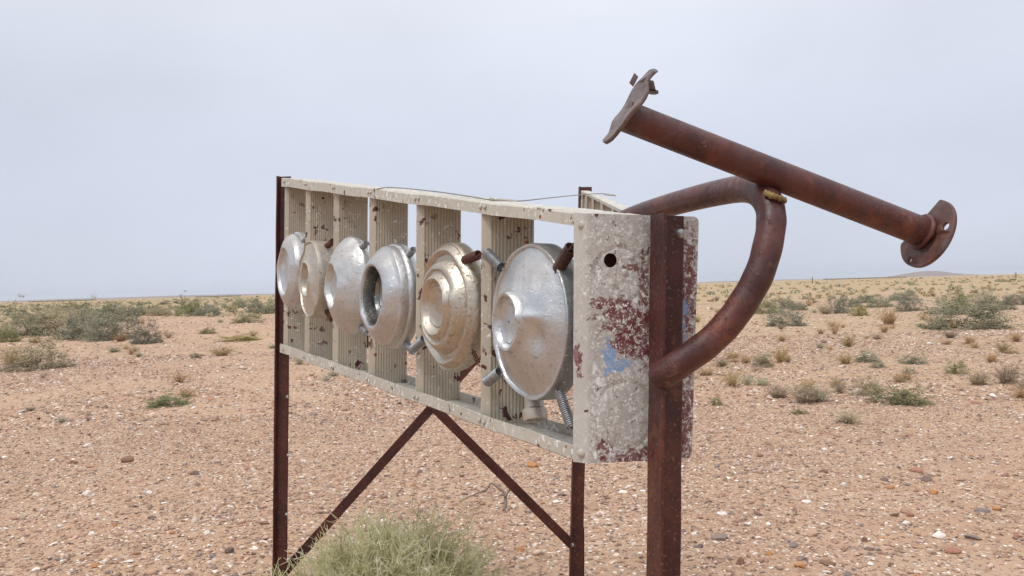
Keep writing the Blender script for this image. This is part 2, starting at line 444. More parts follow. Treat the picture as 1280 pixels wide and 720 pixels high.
# ------------------------------------------------------------------ ground: one sheet out to the horizon
def build_ground():
    rings = np.concatenate([np.linspace(0.15, 2.0, 12), np.geomspace(2.2, 45, 130), np.geomspace(48, 14000, 60)])
    seg = 300
    a = np.linspace(0, 2 * np.pi, seg, endpoint=False)
    X = np.outer(rings, np.sin(a)).ravel(); Y = np.outer(rings, np.cos(a)).ravel()
    Z = hfun(X, Y)
    R = np.sqrt(X * X + Y * Y); Z = np.where(R > 400, Z * 0 + .02, Z)
    V = np.column_stack([X, Y, Z]); V = np.vstack([[0, 0, gz(0, 0)], V])
    nr = len(rings); F_ = []
    for k in range(seg): F_.append((0, 1 + (k + 1) % seg, 1 + k))
    for i in range(nr - 1):
        b0 = 1 + i * seg; b1 = b0 + seg
        for k in range(seg):
            k2 = (k + 1) % seg
            F_.append((b0 + k, b0 + k2, b1 + k2, b1 + k))
    me = bpy.data.meshes.new('ground'); me.from_pydata(V.tolist(), [], F_); me.update()
    bm = bmesh.new(); bm.from_mesh(me); bmesh.ops.recalc_face_normals(bm, faces=bm.faces); bm.to_mesh(me); bm.free()
    if me.polygons[0].normal.z < 0: me.flip_normals()
    me.polygons.foreach_set('use_smooth', [True] * len(me.polygons))
    me.materials.append(MAT['soil'])
    o = bpy.data.objects.new('ground', me); C.objects.link(o); tag(o, kind='structure')
build_ground()

# low far hills
def far_hill(name, px0, px1, base, prof, dist, depth, mat):
    mb = MB(); rows = []
    n = len(prof)
    for j, k in enumerate((0, .35, .65, 1.0)):
        amp = (0, 1, .85, 0)[j]
        row = []
        for i in range(n):
            px = px0 + (px1 - px0) * i / (n - 1)
            x = (px - 640) / F * dist * (1 + depth / dist * k)
            row.append((x, dist + depth * k, -1 + amp * (prof[i] / F * dist * (1 + .3 * depth / dist) + 1)))
        rows.append(row)
    for r in rows: mb.v += r
    for j in range(3):
        for i in range(n - 1):
            a = j * n + i; mb.f.append((a, a + 1, a + n + 1, a + n))
    o = mb.build(name, mat, smooth=True); tag(o, kind='structure')
    return o
hm = plain_mat('far_hill_soil', (.26, .17, .13), .95, 0, .35)
pr = [0, .4, .9, 1.6, 2.4, 3.3, 4.3, 5.2, 5.9, 6.4, 6.6, 6.7, 6.6, 6.1, 5.2, 4.2, 3.3, 2.5, 1.9, 1.4, 1.0, .6, .3, 0]
far_hill('hill', 1096, 1236, 344, pr, 9000, 1500, hm)
far_hill('hill', -120, 420, 372, [0, .6, 1.1, 1.5, 1.9, 2.1, 2.2, 2.0, 2.1, 2.4, 2.5, 2.2, 1.8, 1.2, .7, 0], 10500, 1500, hm)
far_hill('hill', 840, 1040, 350, [0, .5, .9, 1.3, 1.2, 1.5, 1.3, .9, .6, 0], 10800, 1200, hm)

# ------------------------------------------------------------------ gravel
def stones_mesh(n, ylo, yhi, r_med, sig, rmax, base_v, base_f, name, flat=.5, seed=1):
    g = np.random.default_rng(seed)
    y = np.sqrt(g.uniform((ylo + 1.5) ** 2, (yhi + 1.5) ** 2, int(n * 1.6))) - 1.5
    x = g.uniform(-1, 1, len(y)) * (.78 * y + 1.4)
    # thinner on the sandy strip and where blown sand lies
    d = .62 + .25 * np.sin(.55 * x + .9 * np.sin(.31 * y) + 1.1) + .22 * np.sin(1.9 * x - .8 * y) * np.sin(.9 * y + .6 * x) + .12 * np.sin(4.1 * x + 3.3 * y)
    strip = np.exp(-((x + .42 * y - .9) / (.07 * y + .25)) ** 2)
    d -= .32 * strip * (y > 5)
    keep = g.uniform(0, 1, len(y)) < np.clip(d, .12, 1)
    x = x[keep][:n]; y = y[keep][:n]; n = len(x)
    r = np.minimum(r_med * np.exp(g.normal(0, sig, n)), rmax)
    sc = np.column_stack([r * g.uniform(.9, 1.5, n), r * g.uniform(.65, 1.05, n), r * g.uniform(flat * .6, flat * 1.35, n)])
    ang = g.uniform(0, 2 * np.pi, n); ca, sa = np.cos(ang), np.sin(ang)
    tx = g.normal(0, .16, n); ty = g.normal(0, .16, n)
    nv = len(base_v)
    B = np.asarray(base_v)[None] * g.uniform(.72, 1.18, (n, nv, 1)) * sc[:, None, :]
    bx = B[..., 0] * ca[:, None] - B[..., 1] * sa[:, None]
    by = B[..., 0] * sa[:, None] + B[..., 1] * ca[:, None]
    bz = B[..., 2] + bx * tx[:, None] + by * ty[:, None]
    z0 = hfun(x, y) + sc[:, 2] * g.uniform(.0, .55, n)
    V = np.stack([bx + x[:, None], by + y[:, None], bz + z0[:, None]], -1).reshape(-1, 3)
    Fc = (np.asarray(base_f)[None] + (np.arange(n) * nv)[:, None, None]).reshape(-1, 3)
    pal = np.array([(.42, .265, .185), (.50, .335, .24), (.36, .215, .15), (.58, .43, .335), (.66, .55, .46), (.80, .74, .67), (.24, .15, .115),
                    (.10, .075, .075), (.165, .15, .155), (.45, .20, .09), (.30, .16, .125), (.48, .30, .25)])
    pw = np.array([.17, .17, .13, .15, .105, .045, .11, .030, .042, .016, .06, .04]); pw /= pw.sum()
    ci = g.choice(len(pal), n, p=pw)
    col = pal[ci] * g.uniform(.80, 1.30, (n, 1)); col = np.clip(col, 0, .9)
    col4 = np.repeat(np.column_stack([col, np.ones(n)]), nv, axis=0)
    me = bpy.data.meshes.new(name)
    me.vertices.add(len(V)); me.vertices.foreach_set('co', V.ravel())
    me.loops.add(len(Fc) * 3); me.loops.foreach_set('vertex_index', Fc.ravel().astype(np.int32))
    me.polygons.add(len(Fc)); me.polygons.foreach_set('loop_start', np.arange(0, len(Fc) * 3, 3, dtype=np.int32))
    me.update(calc_edges=True)
    at = me.attributes.new('stone_col', 'FLOAT_COLOR', 'POINT'); at.data.foreach_set('color', col4.ravel())
    me.materials.append(MAT['gravel'])
    o = bpy.data.objects.new(name, me); C.objects.link(o)
    return o
bmi = bmesh.new(); bmesh.ops.create_icosphere(bmi, subdivisions=1, radius=1.0)
ico_v = [tuple(v.co) for v in bmi.verts]; ico_f = [tuple(v.index for v in f.verts) for f in bmi.faces]; bmi.free()
oct_v = [(1, 0, 0), (-.5, .87, 0), (-.5, -.87, 0), (.3, .3, .8), (.1, -.5, .75), (-.5, .1, .8)]
oct_f = [(0, 1, 3), (1, 5, 3), (1, 2, 5), (2, 4, 5), (2, 0, 4), (0, 3, 4), (3, 5, 4)]
tag(stones_mesh(137000, 1.9, 6.6, .0055, .48, .021, oct_v, oct_f, 'gravel', .46, 3), 'loose pinkish tan gravel spread round the legs of the sculpture', 'gravel', kind='stuff')
tag(stones_mesh(9000, 1.9, 7.5, .0092, .36, .024, ico_v, ico_f, 'gravel', .42, 5), 'larger flat stones mixed through the near gravel', 'gravel', kind='stuff')
tag(stones_mesh(48000, 12.5, 40, .021, .42, .06, oct_v, oct_f, 'gravel', .5, 6), 'far stony cover of the plain among the big shrubs', 'gravel', kind='stuff')
tag(stones_mesh(105000, 6.2, 14.5, 0.0112, .46, .045, oct_v, oct_f, 'gravel', .55, 4), 'stony cover of the plain beyond the sculpture, out among the shrubs', 'gravel', kind='stuff')

# stones that can be picked out one by one: pixel, width, height, kind
def rock(px, py, wpx, hpx, colname, label, group):
    c = dict(white=(.80, .76, .70), orange=(.46, .19, .06), dark=(.12, .085, .08), grey=(.22, .18, .17), brown=(.20, .10, .065), tan=(.46, .30, .21), slate=(.17, .145, .145), red=(.34, .15, .10))[colname]
    key = 'stone_' + colname
    if key not in MAT: MAT[key] = stone_mat(key, c)
    p = ground_hit(px, py); d = p.y; wd = wpx / F * d * .84; ht = max(hpx / F * d * .84, wd * .3)
    bm = bmesh.new(); bmesh.ops.create_icosphere(bm, subdivisions=2, radius=1.0)
    rs = random.Random(px * 31 + py)
    dirs = [(Vector((rs.gauss(0, 1), rs.gauss(0, 1), rs.gauss(0, 1))).normalized(), rs.uniform(.55, .9)) for _ in range(9)]
    for v in bm.verts:
        for dv, k in dirs:                           # chop flat facets
            t = v.co.dot(dv)
            if t > k: v.co -= dv * (t - k)
        v.co *= rs.uniform(.97, 1.03)
        v.co = Vector((v.co.x * wd * .56, v.co.y * wd * rs.uniform(.42, .44), v.co.z * ht * .62))
    me = bpy.data.meshes.new('stone'); bm.to_mesh(me); bm.free(); me.materials.append(MAT[key])
    o = bpy.data.objects.new('stone', me); C.objects.link(o)
    o.location = (p.x, p.y, gz(p.x, p.y) + ht * .22); o.rotation_euler = (rs.uniform(-.15, .15), rs.uniform(-.15, .15), rs.uniform(-.6, .6))
    tag(o, label, 'stone', group)
ROCKS = [
    (667, 583, 20, 9, 'orange', 'bright orange stone lying between the cross braces and the rear post', None),
    (160, 577, 20, 12, 'brown', 'brown wedge shaped stone on bare gravel in front of the bright green mat plant', None),
    (741, 636, 22, 15, 'tan', 'rounded tan stone seen between the rear post and the front post', None),
    (1174, 671, 22, 10, 'white', 'large pale quartz stone, biggest white one on the gravel', None),
    (900, 673, 28, 7, 'grey', 'long flat grey slab of stone just beyond the front post', None),
    (925, 705, 15, 13, 'brown', 'dark brown glossy rounded stone near the front post', None),
    (702, 619, 16, 5, 'slate', 'flat bluish slate lying beside the rear post', None),
    (287, 691, 15, 11, 'dark', 'blackish angular stone close to the far front post', None),
]
for (x, y, a, b, c) in [(190, 648, 12, 5, 'dark'), (243, 593, 13, 7, 'dark'), (1003, 699, 16, 7, 'slate'), (1215, 673, 24, 6, 'slate'), (990, 683, 18, 7, 'slate'),
                        (1105, 600, 12, 5, 'dark'), (1158, 600, 22, 6, 'dark'), (875, 684, 12, 6, 'dark'), (1086, 687, 14, 5, 'dark'), (1228, 640, 22, 5, 'slate'), (587, 706, 12, 6, 'dark')]:
    ROCKS.append((x, y, a, b, c, 'small dark slaty stone among the gravel', 'dark stones in the gravel'))
for (x, y, a, b, c) in [(108, 618, 15, 8, 'white'), (45, 714, 13, 7, 'white'), (131, 704, 10, 7, 'white'), (187, 617, 11, 6, 'white'), (75, 659, 8, 5, 'white'), (109, 558, 13, 6, 'white'),
                        (1031, 563, 11, 6, 'white'), (1055, 607, 9, 7, 'white'), (903, 643, 16, 6, 'white'), (1008, 628, 14, 5, 'white'), (868, 669, 10, 6, 'white'), (1133, 655, 13, 6, 'white'),
                        (652, 701, 10, 7, 'white'), (258, 668, 11, 7, 'white'), (606, 698, 9, 6, 'white'), (1088, 706, 10, 6, 'white'), (779, 616, 14, 5, 'white')]:
    ROCKS.append((x, y, a, b, c, 'small white quartz pebble standing out in the gravel', 'white pebbles in the gravel'))
for (x, y, a, b, c) in [(1167, 617, 13, 8, 'orange'), (1000, 709, 16, 9, 'orange'), (1113, 611, 13, 6, 'orange'), (118, 709, 13, 8, 'orange'), (961, 693, 12, 6, 'orange'), (1247, 637, 14, 6, 'orange'),
                        (144, 660, 10, 8, 'orange'), (215, 667, 9, 6, 'orange'), (651, 688, 11, 7, 'orange')]:
    ROCKS.append((x, y, a, b, c, 'small orange stone among the paler gravel', 'orange stones in the gravel'))
for (x, y, a, b, c) in [(1081, 677, 10, 9, 'brown'), (1030, 591, 12, 7, 'brown'), (1137, 645, 14, 7, 'red'), (1147, 589, 22, 5, 'red'), (1035, 705, 24, 7, 'brown'), (950, 571, 10, 6, 'brown'),
                        (862, 698, 10, 8, 'brown'), (1190, 690, 24, 9, 'red'), (92, 579, 14, 6, 'brown'), (1272, 671, 14, 6, 'red'), (330, 655, 16, 6, 'brown'), (1220, 505, 14, 5, 'red'), (1016, 670, 16, 7, 'tan')]:
    ROCKS.append((x, y, a, b, c, 'small reddish brown stone sitting on the gravel', 'brown stones in the gravel'))
for r_ in ROCKS: rock(*r_)

# ------------------------------------------------------------------ the sculpture: an opened step ladder on its side
BSL = .2366
def depth(s): return 1.0 * (1 + BSL * s)
T0, B0 = unproj(720, 266, 1.0), unproj(719, 577, 1.0)
T1, B1 = unproj(353, 222, depth(6)), unproj(351, 441, depth(6))
def top(s): return T0.lerp(T1, s / 6)
def bot(s): return B0.lerp(B1, s / 6)
PA_T, PA_B = unproj(736, 267, .985), unproj(738, 579, .985)
PR_T, PR_B = unproj(873, 271, 1.02), unproj(864, 573, 1.02)
TDIR = ((PR_T - PA_T) + (PR_B - PA_B)).normalized()          # along the treads
PVEC = ((T1 - T0) + (B1 - B0)).normalized()                  # along the ladder, away
UDIR = ((T0 - B0).normalized() + (T1 - B1).normalized()).normalized()
NFRONT = PVEC.cross(UDIR).normalized()
if NFRONT.x > 0: NFRONT = -NFRONT                            # out of the front of the ladder
PN = TDIR.cross(UDIR).normalized()
if PN.y > 0: PN = -PN                                        # out of the end plate, to the viewer
NOSE = (TDIR * .80 + PN * .60).normalized()

base = ground_hit(815, 720); base = Vector((.2, 1.6, gz(.2, 1.6)))
SC = empty('metal_sculpture', base)
tag(SC, 'animal-like sculpture of an old step ladder on rusty legs with pipe horns', 'sculpture')

def rail(name, p0, p1, dirs, up_sign, lip0, lip1, dep, mat, thick=.0026, steps=14):
    """C channel from p0 to p1; web between two lips; opens towards -up_sign"""
    mb = MB(); rings = []
    for i in range(steps + 1):
        k = i / steps; p = p0.lerp(p1, k); lip = lip0 + (lip1 - lip0) * k
        wob = Vector((0, 0, .0012 * math.sin(i * 2.1)))
        u = UDIR * -up_sign; t = dirs
        pts = [(0, lip), (0, .002), (.002, 0), (dep - .002, 0), (dep, .002), (dep, lip * .85), (dep - thick, lip * .85), (dep - thick, thick), (thick, thick), (thick, lip)]
        rings.append([p + wob + t * a + u * b for a, b in pts])
    mb.loft(rings)
    return mb.build(name, mat, SC)
up_rail = rail('upper_rail', top(-.02), top(6.05), TDIR, 1, .0175, .028, .088, MAT['rail'])
lo_rail = rail('lower_rail', bot(-.02), bot(6.05), TDIR, -1, .0190, .029, .088, MAT['rail'])

def rivet(p, n, r, parent, name='rivet', mat=None, h=.5):
    mb = MB(); u = n.orthogonal().normalized(); v = n.cross(u); rings = []
    for k, (rr, hh) in enumerate(((1, 0), (.97, .25), (.8, .6), (.5, .85), (.18, .97))):
        rings.append([p + (u * math.cos(a) + v * math.sin(a)) * r * rr + n * (hh * r * h * 1.3) for a in [2 * math.pi * i / 10 for i in range(10)]])
    mb.loft(rings)
    return mb.build(name, mat or MAT['galv'], parent, smooth=True)

def tread(s):
    mb = MB()
    p0, p1 = bot(s) + UDIR * .004 + TDIR * .004, top(s) - UDIR * .004 + TDIR * .004
    front = [(0.0, 0.0), (.014, 1)]
    prof = [Vector((0, 0, 0)), NOSE * .004, NOSE * .0155 + PN * -.0005]
    q = prof[-1]; nrib = 12; wd = .070; pw = wd / nrib
    for i in range(nrib):
        a = q + TDIR * (pw * i + .001)
        prof += [a + TDIR * (pw * .12), a + TDIR * (pw * .22) - PN * .0016, a + TDIR * (pw * .52) - PN * .0016, a + TDIR * (pw * .62)]
    prof.append(q + TDIR * (wd + .002)); prof.append(q + TDIR * (wd + .003) - PN * .016)
    back = [x - PN * .0045 + TDIR * (-.001) for x in reversed(prof)]
    ring = prof + back
    rings = []
    for k in range(5):
        pp = p0.lerp(p1, k / 4); rings.append([pp + x for x in ring])
    mb.loft(rings)
    o = mb.build('tread', MAT['tread'], SC)
    for d in (0, .016):
        for rl, off in ((top, -.009), (bot, .010)):
            rivet(rl(s - .0) + UDIR * off * (1 + .06 * s) - PVEC * (.002 + d) + NFRONT * .0012, NFRONT, .0042, o, mat=MAT['rail'])
    return o
for s in range(1, 7): tread(s if s < 6 else 5.93)

# end plate --------------------------------------------------------------
PW = (PR_T - PA_T).length; PH = (PA_T - PA_B).length
def plate_pt(a, v, n=0.0):
    ka, kv = a / PW, v / PH
    lo = PA_B.lerp(PR_B, ka); hi = PA_T.lerp(PR_T, ka)
    return lo.lerp(hi, kv) + PN * n
def filled(outline, holes, thick, mapf, name, mat, parent, pc=False, extra=None, bevel=0.0):
    """flat outline with holes -> plate of real thickness, mapped by mapf(a, v, n)"""
    cu = bpy.data.curves.new('t', 'CURVE'); cu.dimensions = '2D'; cu.fill_mode = 'BOTH'; cu.extrude = thick / 2
    for pts in [outline] + holes:
        sp = cu.splines.new('POLY'); sp.points.add(len(pts) - 1); sp.use_cyclic_u = True
        for i, (x, y) in enumerate(pts): sp.points[i].co = (x, y, 0, 1)
    t = bpy.data.objects.new('t', cu); C.objects.link(t)
    bpy.context.view_layer.update()
    me = bpy.data.meshes.new_from_object(t.evaluated_get(bpy.context.evaluated_depsgraph_get()))
    bpy.data.objects.remove(t); bpy.data.curves.remove(cu)
    bm = bmesh.new(); bm.from_mesh(me); bmesh.ops.remove_doubles(bm, verts=bm.verts, dist=1e-6)
    loc = [v.co.copy() for v in bm.verts]
    for v in bm.verts: v.co = mapf(v.co.x, v.co.y, v.co.z)
    bmesh.ops.recalc_face_normals(bm, faces=bm.faces); bm.to_mesh(me); bm.free()
    if pc:
        at = me.attributes.new('pc', 'FLOAT_VECTOR', 'POINT')
        at.data.foreach_set('vector', np.array([tuple(x) for x in loc]).ravel())
    me.name = name; me.materials.append(mat)
    o = bpy.data.objects.new(name, me); C.objects.link(o)
    if parent: attach(o, parent)
    return o
def rrect(w, h, r, n=6, corners=(1, 1, 1, 1)):
    pts = []
    for (cx, cy, a0, on) in ((w, 0, -90, corners[0]), (w, h, 0, corners[1]), (0, h, 90, corners[2]), (0, 0, 180, corners[3])):
        rr = r if on else .001
        ccx = cx - rr if cx else rr; ccy = cy - rr if cy else rr
        for i in range(n + 1):
            a = math.radians(a0 + 90 * i / n); pts.append((ccx + rr * math.cos(a), ccy + rr * math.sin(a)))
    return pts
def circ(cx, cy, r, n=20): return [(cx + r * math.cos(2 * math.pi * i / n), cy + r * math.sin(2 * math.pi * i / n)) for i in range(n)]
hole_a, hole_v = (762 - 736) / (873 - 736) * PW, (579 - 325) / 312 * PH
plate = filled(rrect(PW, PH, .008, corners=(1, 1, 0, 0)), [circ(hole_a, hole_v, .0095)], .003, plate_pt, 'end_plate', MAT['plate'], SC, pc=True)
# folded edge on the ladder's front side, return lips on the other three
mb = MB(); rings = []; pcs = []
for k in range(9):
    v = PH * k / 8
    c = plate_pt(0, v)
    fold = [c + PN * .0015, c - TDIR * .003 + PN * .001, c - TDIR * .006 - PN * .001, top(0).lerp(bot(0), 1 - k / 8) - TDIR * .003,
            top(0).lerp(bot(0), 1 - k / 8) - TDIR * .0005 - PN * .002, c - TDIR * .003 - PN * .004, c - PN * .0015]
    rings.append(fold); pcs += [(-.0, v, 0), (-.003, v, 0), (-.006, v, 0), (-.03, v, 0), (-.03, v, 0), (-.01, v, 0), (0, v, 0)]
mb.loft(rings)
fo = mb.build('folded_edge', MAT['plate'], plate)
at = fo.data.attributes.new('pc', 'FLOAT_VECTOR', 'POINT'); at.data.foreach_set('vector', np.array(pcs).ravel())
mb = MB()
for (a0, v0, a1, v1) in ((0.004, PH - .0015, PW - .010, PH - .0015), (0.004, .0015, PW - .010, .0015), (PW - .0015, .010, PW - .0015, PH - .010)):
    p, q = plate_pt(a0, v0, -.0016), plate_pt(a1, v1, -.0016)
    inw = (plate_pt(PW / 2, PH / 2) - (p + q) / 2); ax = (q - p).normalized(); inw = (inw - ax * inw.dot(ax)).normalized()
    mb.box(p, q - p, inw * .0025, PN * -.020)
lp = mb.build('return_lip', MAT['plate'], plate)
at = lp.data.attributes.new('pc', 'FLOAT_VECTOR', 'POINT'); at.data.foreach_set('vector', np.tile(np.array((.12, .2, 0.)), len(lp.data.vertices)))
mb = MB(); p = plate_pt(.004, hole_v - .05, -.030); mb.box(p, TDIR * .12, UDIR * .10, PN * -.003)  # added dark plate, stands in for the shade seen through the hole
mb.build('hole_backing', MAT['post'], plate)
NFOLD = (NFRONT + PN).normalized()
for px, py in ((728, 281), (727, 566)):
    rivet(unproj(px, py, .9895) + NFOLD * .001, NFOLD, .0060, plate, mat=MAT['rail'])
for px, py, r in ((808, 322, .004), (788, 320, .005), (780, 340, .005)):
    rivet(plate_pt((px - 736) / 137 * PW, (579 - py) / 312 * PH, .0016), PN, r, plate, mat=MAT['plate'], h=.3)

# legs: angle iron -------------------------------------------------------
def angle_post(name, top_p, foot_px, d, web=.040, fl=.040, wdir=None, fdir=None, bolts=(), t=.0042, bolt_mat=None):
    """web runs to the right of the corner line, flange comes towards the viewer"""
    foot = unproj(*foot_px, d)
    dirn = (foot - top_p).normalized()
    k = (top_p.z - (gz(foot.x, foot.y) - .12)) / -dirn.z
    end = top_p + dirn * k
    wdir = wdir or TDIR; fdir = fdir or PN
    mb = MB(); rings = []
    n = 26
    for i in range(n + 1):
        p = top_p.lerp(end, i / n)
        e = .0004 * math.sin(i * 1.7)
        prof = [(0, 0), (web, 0), (web, t * .75), (web - .002, t), (t, t), (t, fl - .002), (t * .75, fl), (0, fl)]
        rings.append([p + wdir * (a + e) + fdir * b for a, b in prof])
    mb.loft(rings)
    o = mb.build(name, MAT['post'], SC)
    for (px, py, r, dd) in bolts:
        q = unproj(px, py, d)
        # put it on the web's front face
        ray = (q - EYE).normalized(); tt = ((top_p + fdir * t) - EYE).dot(fdir) / ray.dot(fdir)
        rivet(EYE + ray * tt, fdir, r, o, name='bolt', mat=bolt_mat or MAT['galv'], h=dd)
    return o
post_top = unproj(813, 269, .990)
front_post = angle_post('leg', post_top, (808, 720), .972, web=.046, fl=.042, bolts=((850, 292, .0068, .9), (840, 594, .0034, .5), (832, 339, .0022, .4)), t=.004)
angle_post('leg', unproj(350, 221, depth(6) + .035), (345, 712), depth(6) + .05, web=.036, fl=.020, wdir=Vector((1, 0, 0)), fdir=Vector((-.30, -.95, 0)),
           bolts=((359, 496, .005, .4), (360, 569, .005, .4), (358, 643, .005, .4)))
DR = 2.57
angle_post('leg', unproj(723, 234, DR + .02), (711, 720), DR + .02, web=.046, fl=.020, wdir=Vector((.98, .1, 0)).normalized(), fdir=Vector((.1, -.98, 0)).normalized(),
           bolts=((714, 614, .005, .4), (715, 681, .008, .5)))
# stake driven in behind the rear leg
mb = MB(); p = unproj(724, 660, DR + .06); q = unproj(723, 760, DR + .06); q = Vector((q.x, q.y, gz(q.x, q.y) - .15))
mb.box(q, Vector((.018, 0, 0)), Vector((0, .03, 0)), (p - q))
mb.build('stake', MAT['post'], SC)

def flat_bar(name, p, q, wid, th, mat, parent=SC, face=Vector((0, -1, 0)), ext0=0, ext1=0):
    ax = (q - p).normalized(); p = p - ax * ext0; q = q + ax * ext1
    sd = ax.cross(face).normalized(); fn = sd.cross(ax).normalized()
    mb = MB(); rings = []
    for i in range(9):
        c = p.lerp(q, i / 8)
        rings.append([c + sd * wid / 2 + fn * th / 2, c - sd * wid / 2 + fn * th / 2, c - sd * wid / 2 - fn * th / 2, c + sd * wid / 2 - fn * th / 2])
    mb.loft(rings)
    return mb.build(name, mat, parent)
zb = depth(6) + .09
b1 = flat_bar('cross_brace', unproj(352, 719, zb), unproj(716, 313, DR + .05), .031, .004, MAT['post'], ext0=.03)
b2 = flat_bar('cross_brace', unproj(350, 318, zb + .012), unproj(716, 682, DR + .010), .031, .004, MAT['post'], ext1=.012)

# rear frame of the ladder -----------------------------------------------
RT0, RB0 = unproj(815, 281, 1.055), unproj(812, 560, 1.055)
RT1, RB1 = unproj(726, 238, DR), unproj(722, 420, DR)
def rrail(name, p0, p1, sg):
    mb = MB(); rings = []; t = .0022
    for i in range(9):
        p = p0.lerp(p1, i / 8); u = UDIR * -sg; wd = .030; lip = .007
        pts = [(0, lip), (0, 0), (wd, 0), (wd, lip), (wd - t, lip), (wd - t, t), (t, t), (t, lip)]
        rings.append([p + TDIR * a + u * b for a, b in pts])
    mb.loft(rings); return mb.build(name, MAT['rail'], SC)
rrail('rear_rail', RT0, RT1, 1); rrail('rear_rail', RB0, RB1, -1)
for i, k in enumerate((.955, .82, .66, .49, .315, .14)):
    a, b = RB0.lerp(RB1, k) + UDIR * .003, RT0.lerp(RT1, k) - UDIR * .003
    mb = MB(); c = b
    mb.box(a + TDIR * .003, TDIR * .022, PN * -.004, b - a)
    mb.box(a + TDIR * .003, TDIR * .0035, PN * -.020, b - a)
    mb.build('rear_rung', MAT['tread'], SC)
# folding spreader bar between the two frames
flat_bar('spreader', unproj(706, 440, 1.30), unproj(770, 330, 1.42), .028, .003, MAT['post'])

# pipes ---------------------------------------------------------------------
def smooth_path(pts, n=10):
    out = []
    P = [pts[0] * 2 - pts[1]] + pts + [pts[-1] * 2 - pts[-2]]
    for i in range(1, len(P) - 2):
        for k in range(n):
            t = k / n; a, b, c, d = P[i - 1], P[i], P[i + 1], P[i + 2]
            out.append(.5 * ((2 * b) + (c - a) * t + (2 * a - 5 * b + 4 * c - d) * t * t + (3 * b - 3 * c + d - a) * t ** 3))
    out.append(pts[-1]); return out
neck = [unproj(772, 279, 1.40), unproj(800, 268, 1.325), unproj(835, 257, 1.235), unproj(872, 247, 1.145), unproj(905, 239.5, 1.075), unproj(928, 236, 1.025), unproj(946, 239, .985),
        unproj(959, 251, .955), unproj(964, 272, .940), unproj(961, 301, .930), unproj(950, 340, .925), unproj(933, 372, .925), unproj(911, 403, .925), unproj(884, 430, .928), unproj(852, 453, .935), unproj(833, 466, .943), unproj(821, 475, .958)]
path = smooth_path(neck, 7)
mb = MB(); rad = []
for i, p in enumerate(path):
    k = i / len(path)
    rad.append(.0179 * (1 + .015 * math.sin(i * .9)) if k > .45 else .0186)
for k_, f_ in ((-1, .62), (-2, .80), (-3, .92), (-4, .98)): rad[k_] *= f_
mb.tube(path, rad, 22)
# a flattened saddle at the end, welded on the post
neck_o = mb.build('neck_pipe', MAT['pipe'], SC, smooth=True, angle=40)
mb = MB(); mb.box(unproj(826, 254, 1.232), Vector((.012, -.006, .007)), Vector((.0, .004, .003)), Vector((-.002, -.004, .003)))
mb.build('scar', MAT['flange'], neck_o)

HL, HR = unproj(789, 148, .925), unproj(1156, 291, .985)
HAX = (HR - HL).normalized()
mb = MB(); pts = [(HL - HAX * .008).lerp(HR, i / 40) for i in range(41)]
mb.tube(pts, .0189, 28)
horn = mb.build('horn_pipe', MAT['pipe'], SC, smooth=True, angle=40)
# weld between neck and horn
mb = MB(); wp = [unproj(x, y, dd) for x, y, dd in ((955, 240.5, .938), (962, 243.5, .931), (969, 246, .928), (976, 248.5, .928), (983, 250.5, .931))]
mb.tube(smooth_path(wp, 4), [.001] + [.0038] * 15 + [.001], 10, jit=.4)
mb.build('weld', MAT['weld'], horn, smooth=True)
# flanges: flange plane axes
E1 = (UP - HAX * UP.dot(HAX)).normalized(); E2 = HAX.cross(E1).normalized()
if E2.y < 0: E2 = -E2
def flange_right(a, v, n): # slightly dished
    r2 = a * a + v * v
    return HR + E1 * v + E2 * a + HAX * (n - .002 + r2 * 3.0)
oR = [(math.cos(math.radians(t)) * .046, math.sin(math.radians(t)) * .046) for t in range(98, 348, 6)]
fl = filled(oR, [circ(-.035, .006, .0056, 12), circ(.014, -.0365, .0046, 12)], .005, flange_right, 'flange', MAT['flange'], horn)
mb = MB(); mb.tube([HR + (E1 * math.cos(a) + E2 * math.sin(a)) * .0196 * (1 + .03 * math.sin(4 * a + 1)) - HAX * .0045 for a in [2 * math.pi * i / 30 for i in range(31)]], .0042, 8, jit=.25)
mb.build('weld', MAT['pipe'], horn, smooth=True)
LA = (RIGHT * .50 + UP * .866); PA = (RIGHT * .866 - UP * .50); SA = (FWD * .95 - PA * .17).normalized(); NA = LA.cross(SA)
if NA.x < 0: NA = -NA
def flange_left(a, v, n):
    # buckled sheet: bent back at the upper tip, curled at the lower one
    b = max(0, v - .020) ** 2 * 1.0 - max(0, -v - .030) * .25 + .0016 * math.sin(v * 105 + 1) + .0012 * math.sin(a * 150 + v * 60)
    v = v * .94; a = a * .92
    return HL + LA * (v + .010) + SA * a + NA * (n + b) - PA * .008
oL = [(.000, -.056), (.010, -.052), (.026, -.034), (.040, -.010), (.042, .012), (.032, .028), (.024, .038), (.022, .050), (.012, .058), (-.008, .058), (-.020, .050), (-.026, .034), (-.040, .018), (-.044, -.006), (-.032, -.030), (-.014, -.050)]
# subdivide so that the sheet can bend
oL2 = []
for i in range(len(oL)):
    x0, y0 = oL[i]; x1, y1 = oL[(i + 1) % len(oL)]
    for k in range(3): oL2.append((x0 + (x1 - x0) * k / 3, y0 + (y1 - y0) * k / 3))
fl = filled(oL2, [circ(-.004, .034, .0045, 10)], .005, flange_left, 'flange', MAT['flange_grey'], horn)
# bent tab behind the upper tip
mb = MB(); c = unproj(804, 108, .93)
mb.box(unproj(799, 113, .945), RIGHT * .024 - UP * .004, FWD * .022 + UP * .004, UP * .004)
mb.box(unproj(804, 111, .945), RIGHT * .016 - UP * .003, FWD * .018, UP * .013 - RIGHT * .003)
mb.box(unproj(793, 106, .95), RIGHT * .005 + UP * .010, FWD * .010, UP * .005 - RIGHT * .005)
mb.build('bent_tab', MAT['flange_grey'], horn)

